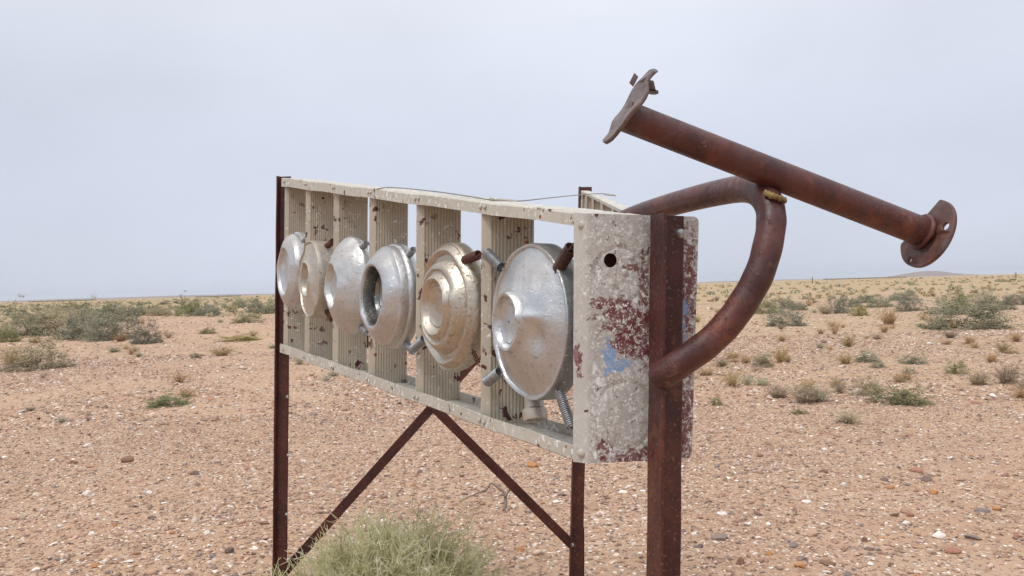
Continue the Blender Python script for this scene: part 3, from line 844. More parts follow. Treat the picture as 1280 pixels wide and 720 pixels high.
# tie wire over the top, with its clips
wpts = [unproj(471, 236.5, 1.66), unproj(482, 234.5, 1.63), unproj(500, 235, 1.58), unproj(545, 239.5, 1.45), unproj(590, 246, 1.32), unproj(612, 249.5, 1.28), unproj(645, 251.5, 1.36), unproj(690, 247, 1.70), unproj(728, 243.2, 2.05), unproj(752, 242, 2.2), unproj(768, 243.5, 2.22)]
mb = MB(); mb.tube(smooth_path(wpts, 5), .0012, 6); tw = mb.build('tie_wire', MAT['wire'], SC, smooth=True)
for a, b in (((613, 249), (646, 252)), ((755, 243), (770, 244.5))):
    d0 = 1.28 if a[0] < 700 else 2.2
    mb = MB(); p, q = unproj(*a, d0 + .0), unproj(*b, d0 + (.03 if a[0] < 700 else 0))
    mb.tube([p, q], .0032 if a[0] < 700 else .0022, 8); mb.build('clip', MAT['rail'], tw)
# cup shaped pipe cap standing on the lower rail
cu = unproj(669, 521, 1.14); mb = MB(); rings = []
axc = (UDIR * .86 - NFRONT * -.30 - PN * .4).normalized(); axc = (UDIR * .9 - PN * .35).normalized()
cu_u = axc.orthogonal().normalized(); cu_v = axc.cross(cu_u)
for r, h in ((.0105, .004), (.0135, -.0045), (.0178, -.0055), (.0190, -.003), (.0190, .010), (.0172, .0125), (.0148, .0135), (.0145, .045)):
    rings.append([cu + (cu_u * math.cos(a) + cu_v * math.sin(a)) * r + axc * h for a in [2 * math.pi * i / 24 for i in range(24)]])
mb.loft(rings); mb.build('pipe_cap', MAT['alu_beige'], SC, smooth=True, angle=35)

# ------------------------------------------------------------------ hubcaps hung on springs
def lathe(name, prof, n, mat, parent, mapf, dent=None, smooth=True, close=True):
    mb = MB(); rings = []
    for (r, h) in prof:
        ring = []
        for i in range(n):
            a = 2 * math.pi * i / n; x, y = r * math.cos(a), r * math.sin(a); hh = h
            if dent: x, y, hh = dent(x, y, hh, a)
            ring.append(mapf(x, y, hh))
        rings.append(ring)
    mb.loft(rings, close)
    return mb.build(name, mat, parent, smooth=smooth, angle=38)

def spring(p, q, r, wire, turns, mat, parent, hook=.15):
    ax = q - p; Ln = ax.length; ax.normalize(); u = ax.orthogonal().normalized(); v = ax.cross(u)
    pts = [p, p + ax * (Ln * hook * .5)]
    n = int(turns * 9)
    for i in range(n + 1):
        k = i / n; a = 2 * math.pi * turns * k
        pts.append(p + ax * (Ln * (hook + (1 - 2 * hook) * k)) + (u * math.cos(a) + v * math.sin(a)) * r)
    pts += [q - ax * (Ln * hook * .5), q]
    mb = MB(); mb.tube(pts, wire, 5); o = mb.build('spring', mat, parent, smooth=True); return o

UPV = lambda s: (top(s) - bot(s)).normalized()
NEARV = -PVEC
def hubcap(s, px, py, R, prof, mat, label, parts=(), springs=(), dent=None, off=0.0, tilt=0.0, yaw=0.0):
    d = depth(s)
    uv = UPV(s); nf = NEARV.cross(uv); nf = nf if nf.dot(NFRONT) > 0 else -nf
    nf.normalize(); nu = (NEARV - nf * NEARV.dot(nf)).normalized(); uv = nf.cross(nu); uv = uv if uv.dot(UDIR) > 0 else -uv
    rot = Matrix.Rotation(tilt, 3, nu) @ Matrix.Rotation(yaw, 3, uv)
    nu, uv, nf = rot @ nu, rot @ uv, rot @ nf
    c = unproj(px, py, d) + nf * off
    root = empty('hubcap', c)
    tag(root, label, 'hubcap', 'hubcaps hung along the ladder')
    def mapf(x, y, h): return c + nu * x + uv * y + nf * h
    rd = random.Random(int(s * 100))                  # knocks and dings of its own
    dings = []
    for _ in range(26):
        a = rd.uniform(0, 6.28); q = R * math.sqrt(rd.uniform(.04, .95))
        dings.append((math.cos(a) * q, math.sin(a) * q, rd.uniform(.004, .013), rd.uniform(-.0022, .0009), rd.uniform(.5, 2.0), rd.uniform(0, 3.1)))
    own = dent
    def dent(x, y, h, a):
        if own: x, y, h = own(x, y, h, a)
        for dx, dy, r0, am, el, ro in dings:
            u, v = x - dx, y - dy
            u, v = u * math.cos(ro) + v * math.sin(ro), (v * math.cos(ro) - u * math.sin(ro)) * el
            k = (u * u + v * v) / (r0 * r0)
            if k < 6: h += am * math.exp(-k)
        e = .0016 * math.sin(2 * a + s * 3) + .0010 * math.sin(5 * a + s) + .0007 * math.sin(9 * a + 2 * s)
        rr = math.hypot(x, y) / R
        return x * (1 + .8 * e / R * rr), y * (1 + .8 * e / R * rr), h + e * .6 * rr
    def fine(pf):
        o = [pf[0]]
        for (r0, h0), (r1, h1) in zip(pf, pf[1:]):
            n = max(1, int(max(abs(r1 - r0) / .035, abs(h1 - h0) / .006)))
            o += [(r0 + (r1 - r0) * k / n, h0 + (h1 - h0) * k / n) for k in range(1, n + 1)]
        return o
    sh = lathe('shell', [(r * R, h) for r, h in fine(prof)], 108, mat, None, mapf, dent, close=not parts)
    # object coordinates for the dents: origin at the centre, z out of the face
    fr = Matrix((( nu.x, uv.x, nf.x, c.x), (nu.y, uv.y, nf.y, c.y), (nu.z, uv.z, nf.z, c.z), (0, 0, 0, 1)))
    sh.data.transform(fr.inverted()); sh.matrix_basis = fr; attach(sh, root)
    for (nm, pf, mt) in parts:
        o = lathe(nm, [(r * R, h) for r, h in fine(pf)] + ([(.0002, pf[-1][1])] if pf[-1][0] < .1 else []), 108, mt, None, mapf, dent, close=False)
        o.data.transform(fr.inverted()); o.matrix_basis = fr; attach(o, root)
    for (x0, y0, d0, x1, y1, d1, rr, mt, ln) in springs:
        spring(unproj(x0, y0, d0), unproj(x1, y1, d1), rr, .0013, ln, MAT[mt], root)
    return root
G, RS = 'spring_grey', 'spring_rust'
def dent6(x, y, h, a):
    r = math.hypot(x, y)
    # crease to the right of the boss and a soft dished side
    b = math.exp(-(((x - .062) / .016) ** 2 + ((y + .012) / .020) ** 2)); h -= .008 * b
    b = math.exp(-(((x - .054) / .020) ** 2 + ((y - .014) / .007) ** 2)); h += .0045 * b
    h += .0007 * math.sin(9 * x / .1 + 3 * y / .1) * (r < .1) + .0008 * math.sin(23 * y + 31 * x)
    if r < .034: h += .0022 * math.sin(70 * x + 1) * math.sin(80 * y + 2)
    return x, y, h
W6 = [(.90, -.016), (.985, -.016), (1.0, -.013), (1.0, .015), (.99, .0185)]
P6 = [(.992, .0182), (.985, .020), (.955, .0195), (.935, .017), (.915, .0175), (.86, .021), (.70, .031), (.50, .042), (.40, .048), (.385, .054), (.36, .057), (.33, .056), (.315, .051), (.29, .0495), (.26, .051), (.23, .049), (.10, .047), (.02, .047)]
hubcap(.52, 664, 402, .1165, P6, MAT['alu'], 'large flat silver hubcap with a dented raised centre, next to the patched end plate',
       parts=(('rim', W6, MAT['alu_grey']),), springs=((694, 343, 1.065, 718, 303, 1.008, .0082, RS, 16), (630, 338, 1.19, 604, 312, 1.225, .0080, G, 15), (628, 462, 1.19, 605, 480, 1.225, .0080, G, 15), (696, 481, 1.062, 718, 545, 1.012, .0066, G, 19)), dent=dent6, off=-.012, yaw=-.055)

def dent5(x, y, h, a):
    h += .0012 * math.sin(40 * x + 60 * y) + .0006 * math.sin(90 * y)
    b = math.exp(-(((x - .058) / .010) ** 2 + ((y - .018) / .012) ** 2)); h += .006 * b
    return x, y, h
P5 = [(.86, -.012), (.97, -.012), (1.0, -.006), (1.0, .012), (.975, .017), (.95, .016), (.925, .019), (.905, .024), (.875, .026), (.845, .024), (.80, .019), (.74, .020), (.71, .025), (.67, .033), (.63, .037), (.585, .038), (.55, .035),
      (.52, .0355), (.465, .043), (.435, .045), (.405, .043), (.375, .036), (.34, .034), (.31, .036), (.28, .0345), (.12, .031), (.02, .031)]
hubcap(1.5, 566, 383, .1135, P5, MAT['alu_warm'], 'brassy gold hubcap pressed in several stepped rings with a recessed centre',
       springs=((577, 327, 1.30, 602, 317, 1.232, .0072, RS, 14), (533, 421, 1.43, 514, 438, 1.47, .0078, G, 13), (590, 436, 1.28, 600, 458, 1.235, .003, RS, 5)), dent=dent5, off=-.004)

P4 = [(.90, -.012), (.97, -.012), (1.0, -.006), (1.0, .008), (.975, .012), (.955, .013), (.945, .024), (.93, .028), (.89, .030), (.80, .040), (.71, .049), (.645, .0535), (.60, .055), (.565, .0535), (.555, .049)]
def dent4(x, y, h, a):
    return x * (1 + .006 * math.sin(3 * a)), y * (1 + .006 * math.sin(2 * a + 1)), h + .0010 * math.sin(60 * x + 45 * y) + .0006 * math.sin(110 * y)
Q4 = [(.560, .0505), (.545, .046), (.53, .020), (.515, .016), (.485, .018), (.44, .020), (.41, .017), (.385, .030), (.34, .033), (.31, .026), (.26, .026), (.22, .021), (.02, .020)]
hubcap(2.5, 492, 370, .1120, P4, MAT['alu'], 'deep silver hubcap with a dark ringed well in its middle',
       parts=(('well', Q4, MAT['alu_dark']),), springs=((502, 330, 1.58, 519, 309, 1.485, .0062, G, 14), (502, 423, 1.58, 520, 443, 1.485, .0066, G, 14)), dent=dent4, off=-.004)

P3 = [(.92, -.008), (.98, -.008), (1.0, -.002), (1.0, .006), (.985, .010), (.93, .018), (.84, .028), (.72, .038), (.58, .047), (.49, .052), (.455, .054), (.43, .053), (.41, .048), (.38, .042), (.25, .039), (.02, .039)]
def dent3(x, y, h, a):
    return x, y, h + .0018 * math.sin(50 * x + 20 * y) + .001 * math.sin(120 * x - 60 * y)
hubcap(3.5, 437.5, 357, .1170, P3, MAT['alu_bright'], 'pale cone shaped hubcap with a small round opening at its tip',
       springs=((446, 315, 1.81, 460, 302, 1.715, .0066, G, 13), (448, 404, 1.81, 460, 419, 1.715, .0066, G, 13)), dent=dent3, off=-.006)

P2 = [(.90, -.010), (1.0, -.010), (1.0, .030), (.985, .036), (.96, .037), (.94, .033), (.80, .036), (.60, .041), (.46, .046), (.43, .049), (.40, .047), (.36, .030), (.30, .026), (.22, .033), (.12, .030), (.02, .030)]
def dent2(x, y, h, a):
    b = math.exp(-(((x + .006) / .030) ** 2 + ((y + .030) / .016) ** 2))
    return x, y, h - .008 * b + .0016 * math.sin(70 * x + 50 * y)
hubcap(4.5, 400.5, 349, .1055, P2, MAT['alu_beige'], 'beige drum shaped hubcap with a crumpled hollow centre and rolled edge',
       springs=((405, 311, 2.04, 418, 300, 1.955, .0074, RS, 13), (406, 383, 2.04, 418, 402, 1.955, .0088, RS, 13)), dent=dent2, off=-.004)

P1 = [(.90, -.012), (.97, -.012), (1.0, -.006), (1.0, .006), (.955, .009), (.945, .020), (.90, .024), (.86, .034), (.74, .042), (.65, .047), (.61, .048), (.58, .046), (.55, .039), (.40, .034), (.02, .034)]
def dent1(x, y, h, a):
    return x, y, h + .0016 * math.sin(60 * x + 30 * y)
hubcap(5.5, 371, 339.5, .1180, P1, MAT['alu_bright'], 'dull pale hubcap with a wide shallow bowl, farthest along the ladder from the end plate',
       springs=((373, 306, 2.28, 386, 296, 2.20, .0072, G, 13), (374, 372, 2.28, 385, 388, 2.20, .0072, G, 13)), dent=dent1, off=-.006)

# white tie wire at the foot of the big hubcap
mb = MB(); mb.tube(smooth_path([unproj(699, 503, 1.06), unproj(708, 500, 1.04), unproj(719, 497, 1.005)], 4), .0012, 6)
mb.build('tie_wire', MAT['galv'], SC, smooth=True)

# ------------------------------------------------------------------ vegetation
LEAF = dict(
    sage=leaf_mat('sage_leaf', (.235, .228, .150), (.50, .480, .335)),
    dark=leaf_mat('dark_saltbush_leaf', (.195, .190, .140), (.44, .42, .315)),
    green=leaf_mat('green_saltbush_leaf', (.21, .205, .105), (.45, .43, .225)),
    olive=leaf_mat('yellow_olive_leaf', (.24, .21, .07), (.42, .37, .13)),
    mat=leaf_mat('fresh_mat_leaf', (.17, .20, .095), (.36, .38, .19)),
    straw=leaf_mat('dry_straw', (.36, .26, .13), (.56, .43, .24)),
    rusty=leaf_mat('rusty_dry_twig', (.34, .215, .115), (.52, .355, .20)),
    grey=leaf_mat('grey_dry_twig', (.26, .20, .14), (.43, .34, .25)),
    pale=leaf_mat('pale_dry_leaf', (.36, .31, .205), (.58, .50, .36)),
)
MAT['stem'] = plain_mat('shrub_stem', (.20, .145, .10), .9, 0, .4)
MAT['twig'] = plain_mat('bleached_twig', (.30, .23, .18), .9, 0, .4)

def quads_mesh(name, V, T, mat):
    """V: (n,4,3) leaf corners, T: tone per leaf"""
    n = len(V); me = bpy.data.meshes.new(name)
    me.vertices.add(n * 4); me.vertices.foreach_set('co', np.ascontiguousarray(V, dtype=np.float32).ravel())
    me.loops.add(n * 4); me.loops.foreach_set('vertex_index', np.arange(n * 4, dtype=np.int32))
    me.polygons.add(n); me.polygons.foreach_set('loop_start', np.arange(0, n * 4, 4, dtype=np.int32))
    me.update(calc_edges=True)
    at = me.attributes.new('tone', 'FLOAT', 'POINT'); at.data.foreach_set('value', np.repeat(T, 4).astype(np.float32))
    me.materials.append(mat)
    return me

def leaf_quads(P, size, g, asp=.5, upb=.0):
    n = len(P)
    d = g.normal(0, 1, (n, 3)); d[:, 2] += upb; d /= np.linalg.norm(d, axis=1)[:, None]
    e = np.cross(d, g.normal(0, 1, (n, 3))); e /= np.linalg.norm(e, axis=1)[:, None]
    s = size * g.uniform(.6, 1.3, (n, 1))
    d = d * s; e = e * s * asp
    return np.stack([P - d * .5, P + e * .5 + d * .1, P + d * .6, P - e * .5 + d * .1], 1)

def bush_mesh(seed, n_clump=180, per=44, leaf=.034, rag=.16, sig=.045):
    """unit shrub, a ragged mound that reaches the ground: 1 m wide, 1 m tall (scaled later)"""
    g = np.random.default_rng(seed)
    ph = g.uniform(0, 6.28, 4)
    Ps = []; Ts = []
    for i in range(n_clump):
        a = g.uniform(0, 2 * np.pi); z = g.uniform(0, 1) ** .9 if i % 5 else g.uniform(0, .12)
        mod = 1 + rag * math.sin(2 * a + ph[0]) + rag * .8 * math.sin(3 * a + ph[1] + 2 * z) + rag * .6 * math.sin(5 * a + ph[2] - 3 * z)
        rho = g.uniform(.35, 1.0) ** .5 * mod * g.uniform(.86, 1.1)
        q = math.sqrt(max(0, 1 - z * z)) ** .8
        d = np.array([math.cos(a) * q, math.sin(a) * q, z])
        c = d * np.array([.45, .45, .82]) * rho; c[2] = max(c[2], .04)
        P = c + g.normal(0, 1, (per, 3)) * sig * g.uniform(.6, 1.3)
        if g.uniform() < .5:
            sp = d + g.normal(0, .35, 3); sp[2] += .2; sp /= np.linalg.norm(sp); kk = g.uniform(0, .17, 14)
            P = np.vstack([P, c + sp * kk[:, None] + g.normal(0, .007, (14, 3))])
        P[:, 2] = np.maximum(P[:, 2], .012)
        Ps.append(P); Ts.append(np.clip(g.uniform(.05, .8) + g.normal(0, .16, len(P)), 0, 1))
    P = np.vstack(Ps); T = np.concatenate(Ts)
    mn, mxx = np.percentile(P, 1, axis=0), np.percentile(P, 99, axis=0)
    P[:, 0] = (P[:, 0] - (mn[0] + mxx[0]) / 2) / (mxx[0] - mn[0]); P[:, 1] = (P[:, 1] - (mn[1] + mxx[1]) / 2) / (mxx[1] - mn[1])
    P[:, 2] = P[:, 2] / mxx[2]
    return quads_mesh('foliage', leaf_quads(P, leaf, g, .55), T, LEAF['sage'])

def stem_mesh(seed):
    r_ = random.Random(seed); mb = MB()
    for i in range(9):
        a = r_.uniform(0, 6.28); rr = r_.uniform(.10, .30)
        e = Vector((math.cos(a) * rr, math.sin(a) * rr, r_.uniform(.18, .5)))
        mb.tube([Vector((0, 0, -.03)), e * .4 + Vector((r_.uniform(-.04, .04), r_.uniform(-.04, .04), .03)), e], [.008, .006, .003], 5)
    me = bpy.data.meshes.new('stem'); me.from_pydata(mb.v, [], mb.f); me.update(); me.materials.append(MAT['stem'])
    return me

def tuft_mesh(seed, n=150, wid=.012, lean=.75, bits=1.0):
    """dry tuft: thin bent blades and twigs from one base, unit size"""
    g = np.random.default_rng(seed); Q = []; T = []
    for i in range(n):
        a = g.uniform(0, 2 * np.pi); out_ = g.uniform(.05, .5) * lean / .75; hgt = g.uniform(.35, 1.0)
        b = np.array([math.cos(a), math.sin(a), 0]); p0 = b * g.uniform(0, .16) + g.normal(0, .03, 3) * [1, 1, 0]
        side = np.array([-b[1], b[0], 0]) + g.normal(0, .5, 3); side /= np.linalg.norm(side); side *= wid * g.uniform(.6, 1.4)
        prev = p0; t = g.uniform(0, 1); bend = g.normal(0, .08, 3)
        for k in (1, 2, 3):
            f = k / 3
            p = p0 + b * out_ * f ** 1.4 + np.array([0, 0, hgt * (f - .18 * f * f)]) + bend * f * f
            w0, w1 = side * (1 - (k - 1) * .28), side * (1 - k * .28)
            Q.append([prev - w0, prev + w0, p + w1, p - w1]); T.append(t)
            if k > 1 and g.uniform() < bits:
                for _ in range(3):
                    e = g.normal(0, 1, 3); e /= np.linalg.norm(e); ln = g.uniform(.05, .13)
                    sd = np.cross(e, g.normal(0, 1, 3)); sd = sd / np.linalg.norm(sd) * wid * .8
                    Q.append([p - sd, p + sd, p + e * ln + sd * .3, p + e * ln - sd * .3]); T.append(np.clip(t + .15, 0, 1))
            prev = p
    Q = np.array(Q); s = max(np.percentile(np.abs(Q[..., :2]), 98) * 2, .1)
    Q[..., :2] /= s; Q[..., 2] /= np.percentile(Q[..., 2], 99)
    return quads_mesh('tuft', Q, np.array(T), LEAF['straw'])

BUSH = [bush_mesh(11 + i, rag=(.12, .20, .16, .24, .14, .20)[i]) for i in range(6)]
LOWB = [bush_mesh(31 + i, 110, 40, .040, .24, .055) for i in range(2)]
STEM = [stem_mesh(5), stem_mesh(6)]
TUFT = [tuft_mesh(51, 150), tuft_mesh(52, 110, .010, .95), tuft_mesh(53, 180, .009, .6, .6)]

def shrub(px, py, wpx, hpx, kind, leafm, label, group, name='saltbush', idx=0, stem=True, cat='shrub'):
    p = ground_hit(px, py); d = p.y
    wd, ht = wpx / F * d, hpx / F * d
    root = bpy.data.objects.new(name, None); C.objects.link(root)
    root.empty_display_size = .1
    root.location = (p.x, p.y + wd * .30, gz(p.x, p.y + wd * .3) - .01 * ht)
    root.rotation_euler = (0, 0, (px * 7.3 + py * 3.1) % 6.28)
    root.scale = (wd * 1.02, wd * 1.02, ht * 1.04)
    tag(root, label, cat, group)
    me = (BUSH if kind == 'b' else LOWB)[idx % (6 if kind == 'b' else 2)]
    f = bpy.data.objects.new('foliage', me); C.objects.link(f); f.parent = root
    f.material_slots[0].link = 'OBJECT'; f.material_slots[0].material = LEAF[leafm]
    if stem:
        s = bpy.data.objects.new('stem', STEM[idx % 2]); C.objects.link(s); s.parent = root
    return root

def tuft(px, py, wpx, hpx, leafm, label, group, name='dry_tuft', idx=0, cat='grass tuft'):
    p = ground_hit(px, py); d = p.y
    wd, ht = wpx / F * d, hpx / F * d
    o = bpy.data.objects.new(name, TUFT[idx % 3]); C.objects.link(o)
    o.location = (p.x, p.y + wd * .2, gz(p.x, p.y + wd * .2) - .01 * ht)
    o.rotation_euler = (0, 0, (px * 5.3 + py * 2.7) % 6.28); o.scale = (wd, wd, ht)
    o.material_slots[0].link = 'OBJECT'; o.material_slots[0].material = LEAF[leafm]
    tag(o, label, cat, group)
    return o

GR, GL = 'shrubs on the plain behind the pipe horns', 'shrubs on the plain behind the hubcap ladder'
big = [  # px, base py, width, height, kind, leaf, label, group
    (1221, 412, 96, 37, 'b', 'sage', 'wide grey-green saltbush, foremost of the big clump on the plain', GR),
    (1203, 393, 40, 30, 'b', 'green', 'yellowish green saltbush behind the foremost bush of the big clump', GR),
    (1238, 388, 38, 26, 'b', 'sage', 'pale saltbush rising behind the middle of the big clump', GR),
    (1261, 387, 26, 16, 'b', 'dark', 'dark saltbush at the back edge of the big clump', GR),
    (1276, 381, 30, 14, 'b', 'dark', 'small dark saltbush set beyond the big clump', GR),
    (1139, 376, 30, 16, 'b', 'dark', 'rounded dark grey saltbush standing right behind another of its size', GR),
    (1141, 389, 30, 17, 'b', 'dark', 'rounded dark saltbush, front one of a pair', GR),
    (1121, 376, 16, 8, 'b', 'dark', 'small low dark bush touching the pair of rounded saltbushes', GR),
    (1105, 384, 33, 14, 'b', 'sage', 'low domed sage bush between the upright shrub and the rounded pair', GR),
    (1086, 379, 24, 14, 'b', 'dark', 'loose grey bush behind the low domed sage bush', GR),
    (1071, 384, 18, 12, 'b', 'dark', 'little dark bush tucked behind the small yellow shrub', GR),
    (1053, 392, 24, 26, 'b', 'dark', 'upright narrow-footed grey-green shrub with a round crown', GR),
    (1077, 395, 21, 13, 'b', 'olive', 'small bright yellow-olive shrub in front of dark bushes', GR),
    (987, 408, 47, 23, 'b', 'dark', 'dense blue-grey saltbush just beyond the curved neck pipe', GR),
    (955, 392, 40, 21, 'b', 'green', 'green saltbush half hidden by the curved neck pipe', GR),
    (983, 386, 34, 17, 'b', 'dark', 'dark saltbush behind the green and blue-grey ones by the neck pipe', GR),
    (1002, 388, 22, 10, 'b', 'sage', 'low sage bush trailing from the dark saltbush by the neck pipe', GR),
    (1090, 453, 32, 14, 'l', 'sage', 'flat sage cushion with a smaller one touching its front', GR),
    (1099, 460, 20, 9, 'l', 'sage', 'small sage cushion touching the front of a flatter one', GR),
    (1147, 455, 32, 13, 'l', 'sage', 'thin spreading sage cushion standing alone on stony ground', GR),
    (1090, 495, 34, 24, 'b', 'pale', 'brownish rounded shrub touching the wide green cushion', GR),
    (1134, 506, 72, 25, 'l', 'green', 'wide low grey-green cushion shrub, largest on the stony foreground', GR),
    (1199, 468, 26, 18, 'l', 'green', 'spiky green little shrub beside grey dead twigs', GR),
    (953, 459, 28, 17, 'b', 'pale', 'pale twiggy grey shrub beside the straw yellow tuft', GR),
    (898, 507, 17, 10, 'l', 'mat', 'tiny green plant near the lower edge of the end plate', GR),
    (1002, 518, 20, 7, 'l', 'green', 'tiny flat green plant alone on bare gravel', GR),
    (1138, 468, 15, 9, 'l', 'sage', 'tiny grey cushion below the thin spreading one', GR),
    (20, 422, 66, 40, 'b', 'sage', 'tall grey-green saltbush behind the tan dry shrub', GL),
    (62, 419, 62, 36, 'b', 'pale', 'tall pale tan shrub between two grey-green saltbushes', GL),
    (96, 424, 66, 37, 'b', 'dark', 'big dark saltbush in the middle of the long thicket', GL),
    (131, 426, 64, 31, 'b', 'dark', 'low dark saltbush ending the long thicket', GL),
    (118, 404, 70, 25, 'b', 'sage', 'sage bush behind the dark saltbushes of the thicket', GL),
    (179, 430, 36, 26, 'b', 'dark', 'round dark saltbush standing just clear of the long thicket', GL),
    (34, 463, 78, 42, 'b', 'pale', 'broad tan dry shrub in front of the long thicket', GL),
    (4, 428, 28, 20, 'b', 'green', 'fresh green shrub behind the broad tan one', GL),
    (206, 509, 56, 17, 'l', 'mat', 'bright green mat plant alone on the gravel', GL),
    (157, 397, 24, 12, 'b', 'dark', 'dark low bush behind the round dark saltbush', GL),
    (176, 394, 22, 11, 'b', 'sage', 'little sage bush between dark low ones on the far scrub line', GL),
    (196, 395, 30, 13, 'b', 'pale', 'brownish bush on the far scrub line', GL),
    (231, 395, 30, 24, 'b', 'green', 'tallest green bush of the far scrub line', GL),
    (255, 395, 34, 12, 'b', 'dark', 'dark spreading bush beside the tallest green one', GL),
    (295, 384, 22, 10, 'b', 'sage', 'small sage bush far back beside the ladder', GL),
    (318, 391, 24, 13, 'b', 'dark', 'dark bush close beside the far front post', GL),
    (338, 392, 22, 15, 'b', 'sage', 'sage bush half hidden by the far front post', GL),
    (305, 404, 38, 12, 'l', 'green', 'low green-brown cushion in front of the far dark bushes', GL),
    (258, 417, 22, 9, 'l', 'green', 'small green cushion at the edge of the sandy strip', GL),
    (294, 427, 50, 8, 'l', 'olive', 'flat yellowish patch plant on the sandy strip', GL),
    (241, 448, 15, 8, 'l', 'dark', 'tiny dark plant on the sandy strip', GL),
    (84, 391, 40, 12, 'b', 'green', 'green bush showing behind the top of the thicket', GL),
]
for i, (px, py, a, b, k, lf, lab, gr) in enumerate(big):
    shrub(px, py, a, b, k, lf, lab, gr, name='saltbush' if k == 'b' else 'cushion_shrub', idx=i)
GT = 'dry tufts named one by one on the plain'
for i, (px, py, a, b, lf, lab) in enumerate([
    (979, 454, 28, 22, 'straw', 'straw yellow dry tuft beside the pale twiggy grey shrub'),
    (918, 484, 40, 24, 'straw', 'loose straw yellow tuft close to the right edge of the end plate'),
    (977, 498, 42, 18, 'grey', 'wispy grey-olive tuft on stony ground before the straw tufts'),
    (1011, 491, 22, 18, 'straw', 'small straw tuft beside the tan grey wispy one'),
    (1052, 492, 34, 16, 'grey', 'tan grey wispy tuft next to the brownish rounded shrub'),
    (1115, 406, 30, 21, 'rusty', 'orange-brown dry tuft, taller of two touching'),
    (1107, 416, 16, 11, 'rusty', 'rust coloured dry tuft in front of the taller orange-brown one'),
    (1045, 418, 20, 19, 'rusty', 'tan dry tuft alone in front of the upright shrub'),
    (1034, 393, 22, 11, 'grey', 'brown twiggy tuft at the foot of the upright shrub'),
    (1059, 455, 25, 13, 'straw', 'yellowish tuft beside the flat sage cushions'),
    (1258, 441, 36, 16, 'straw', 'wide yellow-brown tuft in front of the big clump'),
    (1229, 482, 38, 19, 'grey', 'grey dead twig tuft beside the spiky green shrub'),
    (1063, 530, 42, 18, 'pale', 'pale thin dry grass tuft, foremost on the gravel'),
    (220, 479, 34, 15, 'rusty', 'brown twiggy tuft on the sandy strip beyond the green mat plant'),
    (10, 458, 30, 26, 'straw', 'straw coloured tuft growing out of the broad tan dry shrub'),
    (275, 445, 36, 12, 'straw', 'thin yellowish tuft on the sandy strip by the tiny dark plant'),
]):
    tuft(px, py, a, b, lf, lab, GT, idx=i)

# smaller tufts all over the plain: alike, told apart only by their place
tr_ = random.Random(21); cnt = {}
spec = [('straw', 'little straw coloured grass tuft on the open plain', 'little straw tufts'), ('grey', 'little grey twig tuft on the open plain', 'little grey twig tufts'),
        ('rusty', 'little rust brown tuft on the open plain', 'little rust brown tufts'), ('sage', 'little sage green tuft on the open plain', 'little sage tufts')]
made = 0
while made < 230:
    Y = math.exp(tr_.uniform(math.log(6.2), math.log(75))); X = tr_.uniform(-.72, .72) * Y
    if X < 0 and Y < 14 and tr_.random() < .75: continue
    wdt = tr_.uniform(.10, .30) * (1 + min(Y, 50) * .02)
    i = tr_.choices(range(4), (5, 3, 3, 4))[0]; lf, lab, gr = spec[i]
    o = bpy.data.objects.new('dry_tuft', TUFT[tr_.randrange(3)]); C.objects.link(o)
    o.location = (X, Y, gz(X, Y) - .005); o.rotation_euler = (0, 0, tr_.uniform(0, 6.28)); o.scale = (wdt, wdt, wdt * tr_.uniform(.28, .6))
    o.material_slots[0].link = 'OBJECT'; o.material_slots[0].material = LEAF[lf]
    tag(o, lab, 'grass tuft', gr); made += 1

# scrub of the far plain that reads as one mass
def far_scrub(name, n, y0, y1, size, leafm, label, seed, xr=.80, xf=None):
    g = np.random.default_rng(seed)
    y = np.exp(g.uniform(math.log(y0), math.log(y1), n)); x = g.uniform(-xr, xr, n) * y
    if xf is not None: keep = xf(x, y, g); x, y = x[keep], y[keep]
    n = len(x); s = size * g.uniform(.5, 1.4, n) * (1 + y / 250)
    V = []; T = []
    per = 26
    c = np.column_stack([x, y, hfun(x, y)])
    off = g.normal(0, 1, (n, per, 3)); off /= np.linalg.norm(off, axis=2)[..., None]
    off *= (g.uniform(.3, 1, (n, per, 1))) * s[:, None, None] * np.array([.62, .62, .40])
    P = c[:, None, :] + off; P[..., 2] = np.abs(off[..., 2]) * 1.1 + c[:, None, 2] + .01
    sz = np.repeat(s, per)[:, None] * .34
    Q = leaf_quads(P.reshape(-1, 3), 1.0, g, .6); ctr = P.reshape(-1, 1, 3)
    Q = ctr + (Q - ctr) * sz[:, None, :]
    T = np.repeat(g.uniform(0, .8, n), per) + g.normal(0, .1, n * per)
    me = quads_mesh(name, Q, np.clip(T, 0, 1), LEAF[leafm]); me.name = name
    o = bpy.data.objects.new(name, me); C.objects.link(o); tag(o, label, 'scrub', kind='stuff')
def lefty(x, y, g): return g.uniform(0, 1, len(x)) < np.where(x / y < -.1, 1.0, .42)
far_scrub('scrub', 1000, 34, 420, .40, 'pale', 'pale greyish low scrub covering the far plain', 71, xf=lefty)
far_scrub('scrub', 1200, 40, 500, .30, 'straw', 'yellow dry grass cover of the far plain', 72)
far_scrub('scrub', 420, 60, 520, .48, 'sage', 'scattered dark low bushes far out on the plain', 73, xf=lefty)
far_scrub('scrub', 700, 42, 190, .62, 'sage', 'belt of sage green scrub beyond the long thicket', 75, xf=lambda x, y, g: (x / y < -.20) & (g.uniform(0, 1, len(x)) < .8))
def band(a, b, y0, y1):
    def f(x, y, g):
        u = x / y * F + 640
        return (u > a) & (u < b)
    return f
far_scrub('tree_line', 9000, 1150, 1300, .55, 'dark', 'thin dark line of far trees on the horizon', 74, xf=lambda x, y, g: (((x / y * F + 640) > 1030) & ((x / y * F + 640) < 1132)) | (((x / y * F + 640) > 36) & ((x / y * F + 640) < 118)) | (((x / y * F + 640) > 245) & ((x / y * F + 640) < 300)))

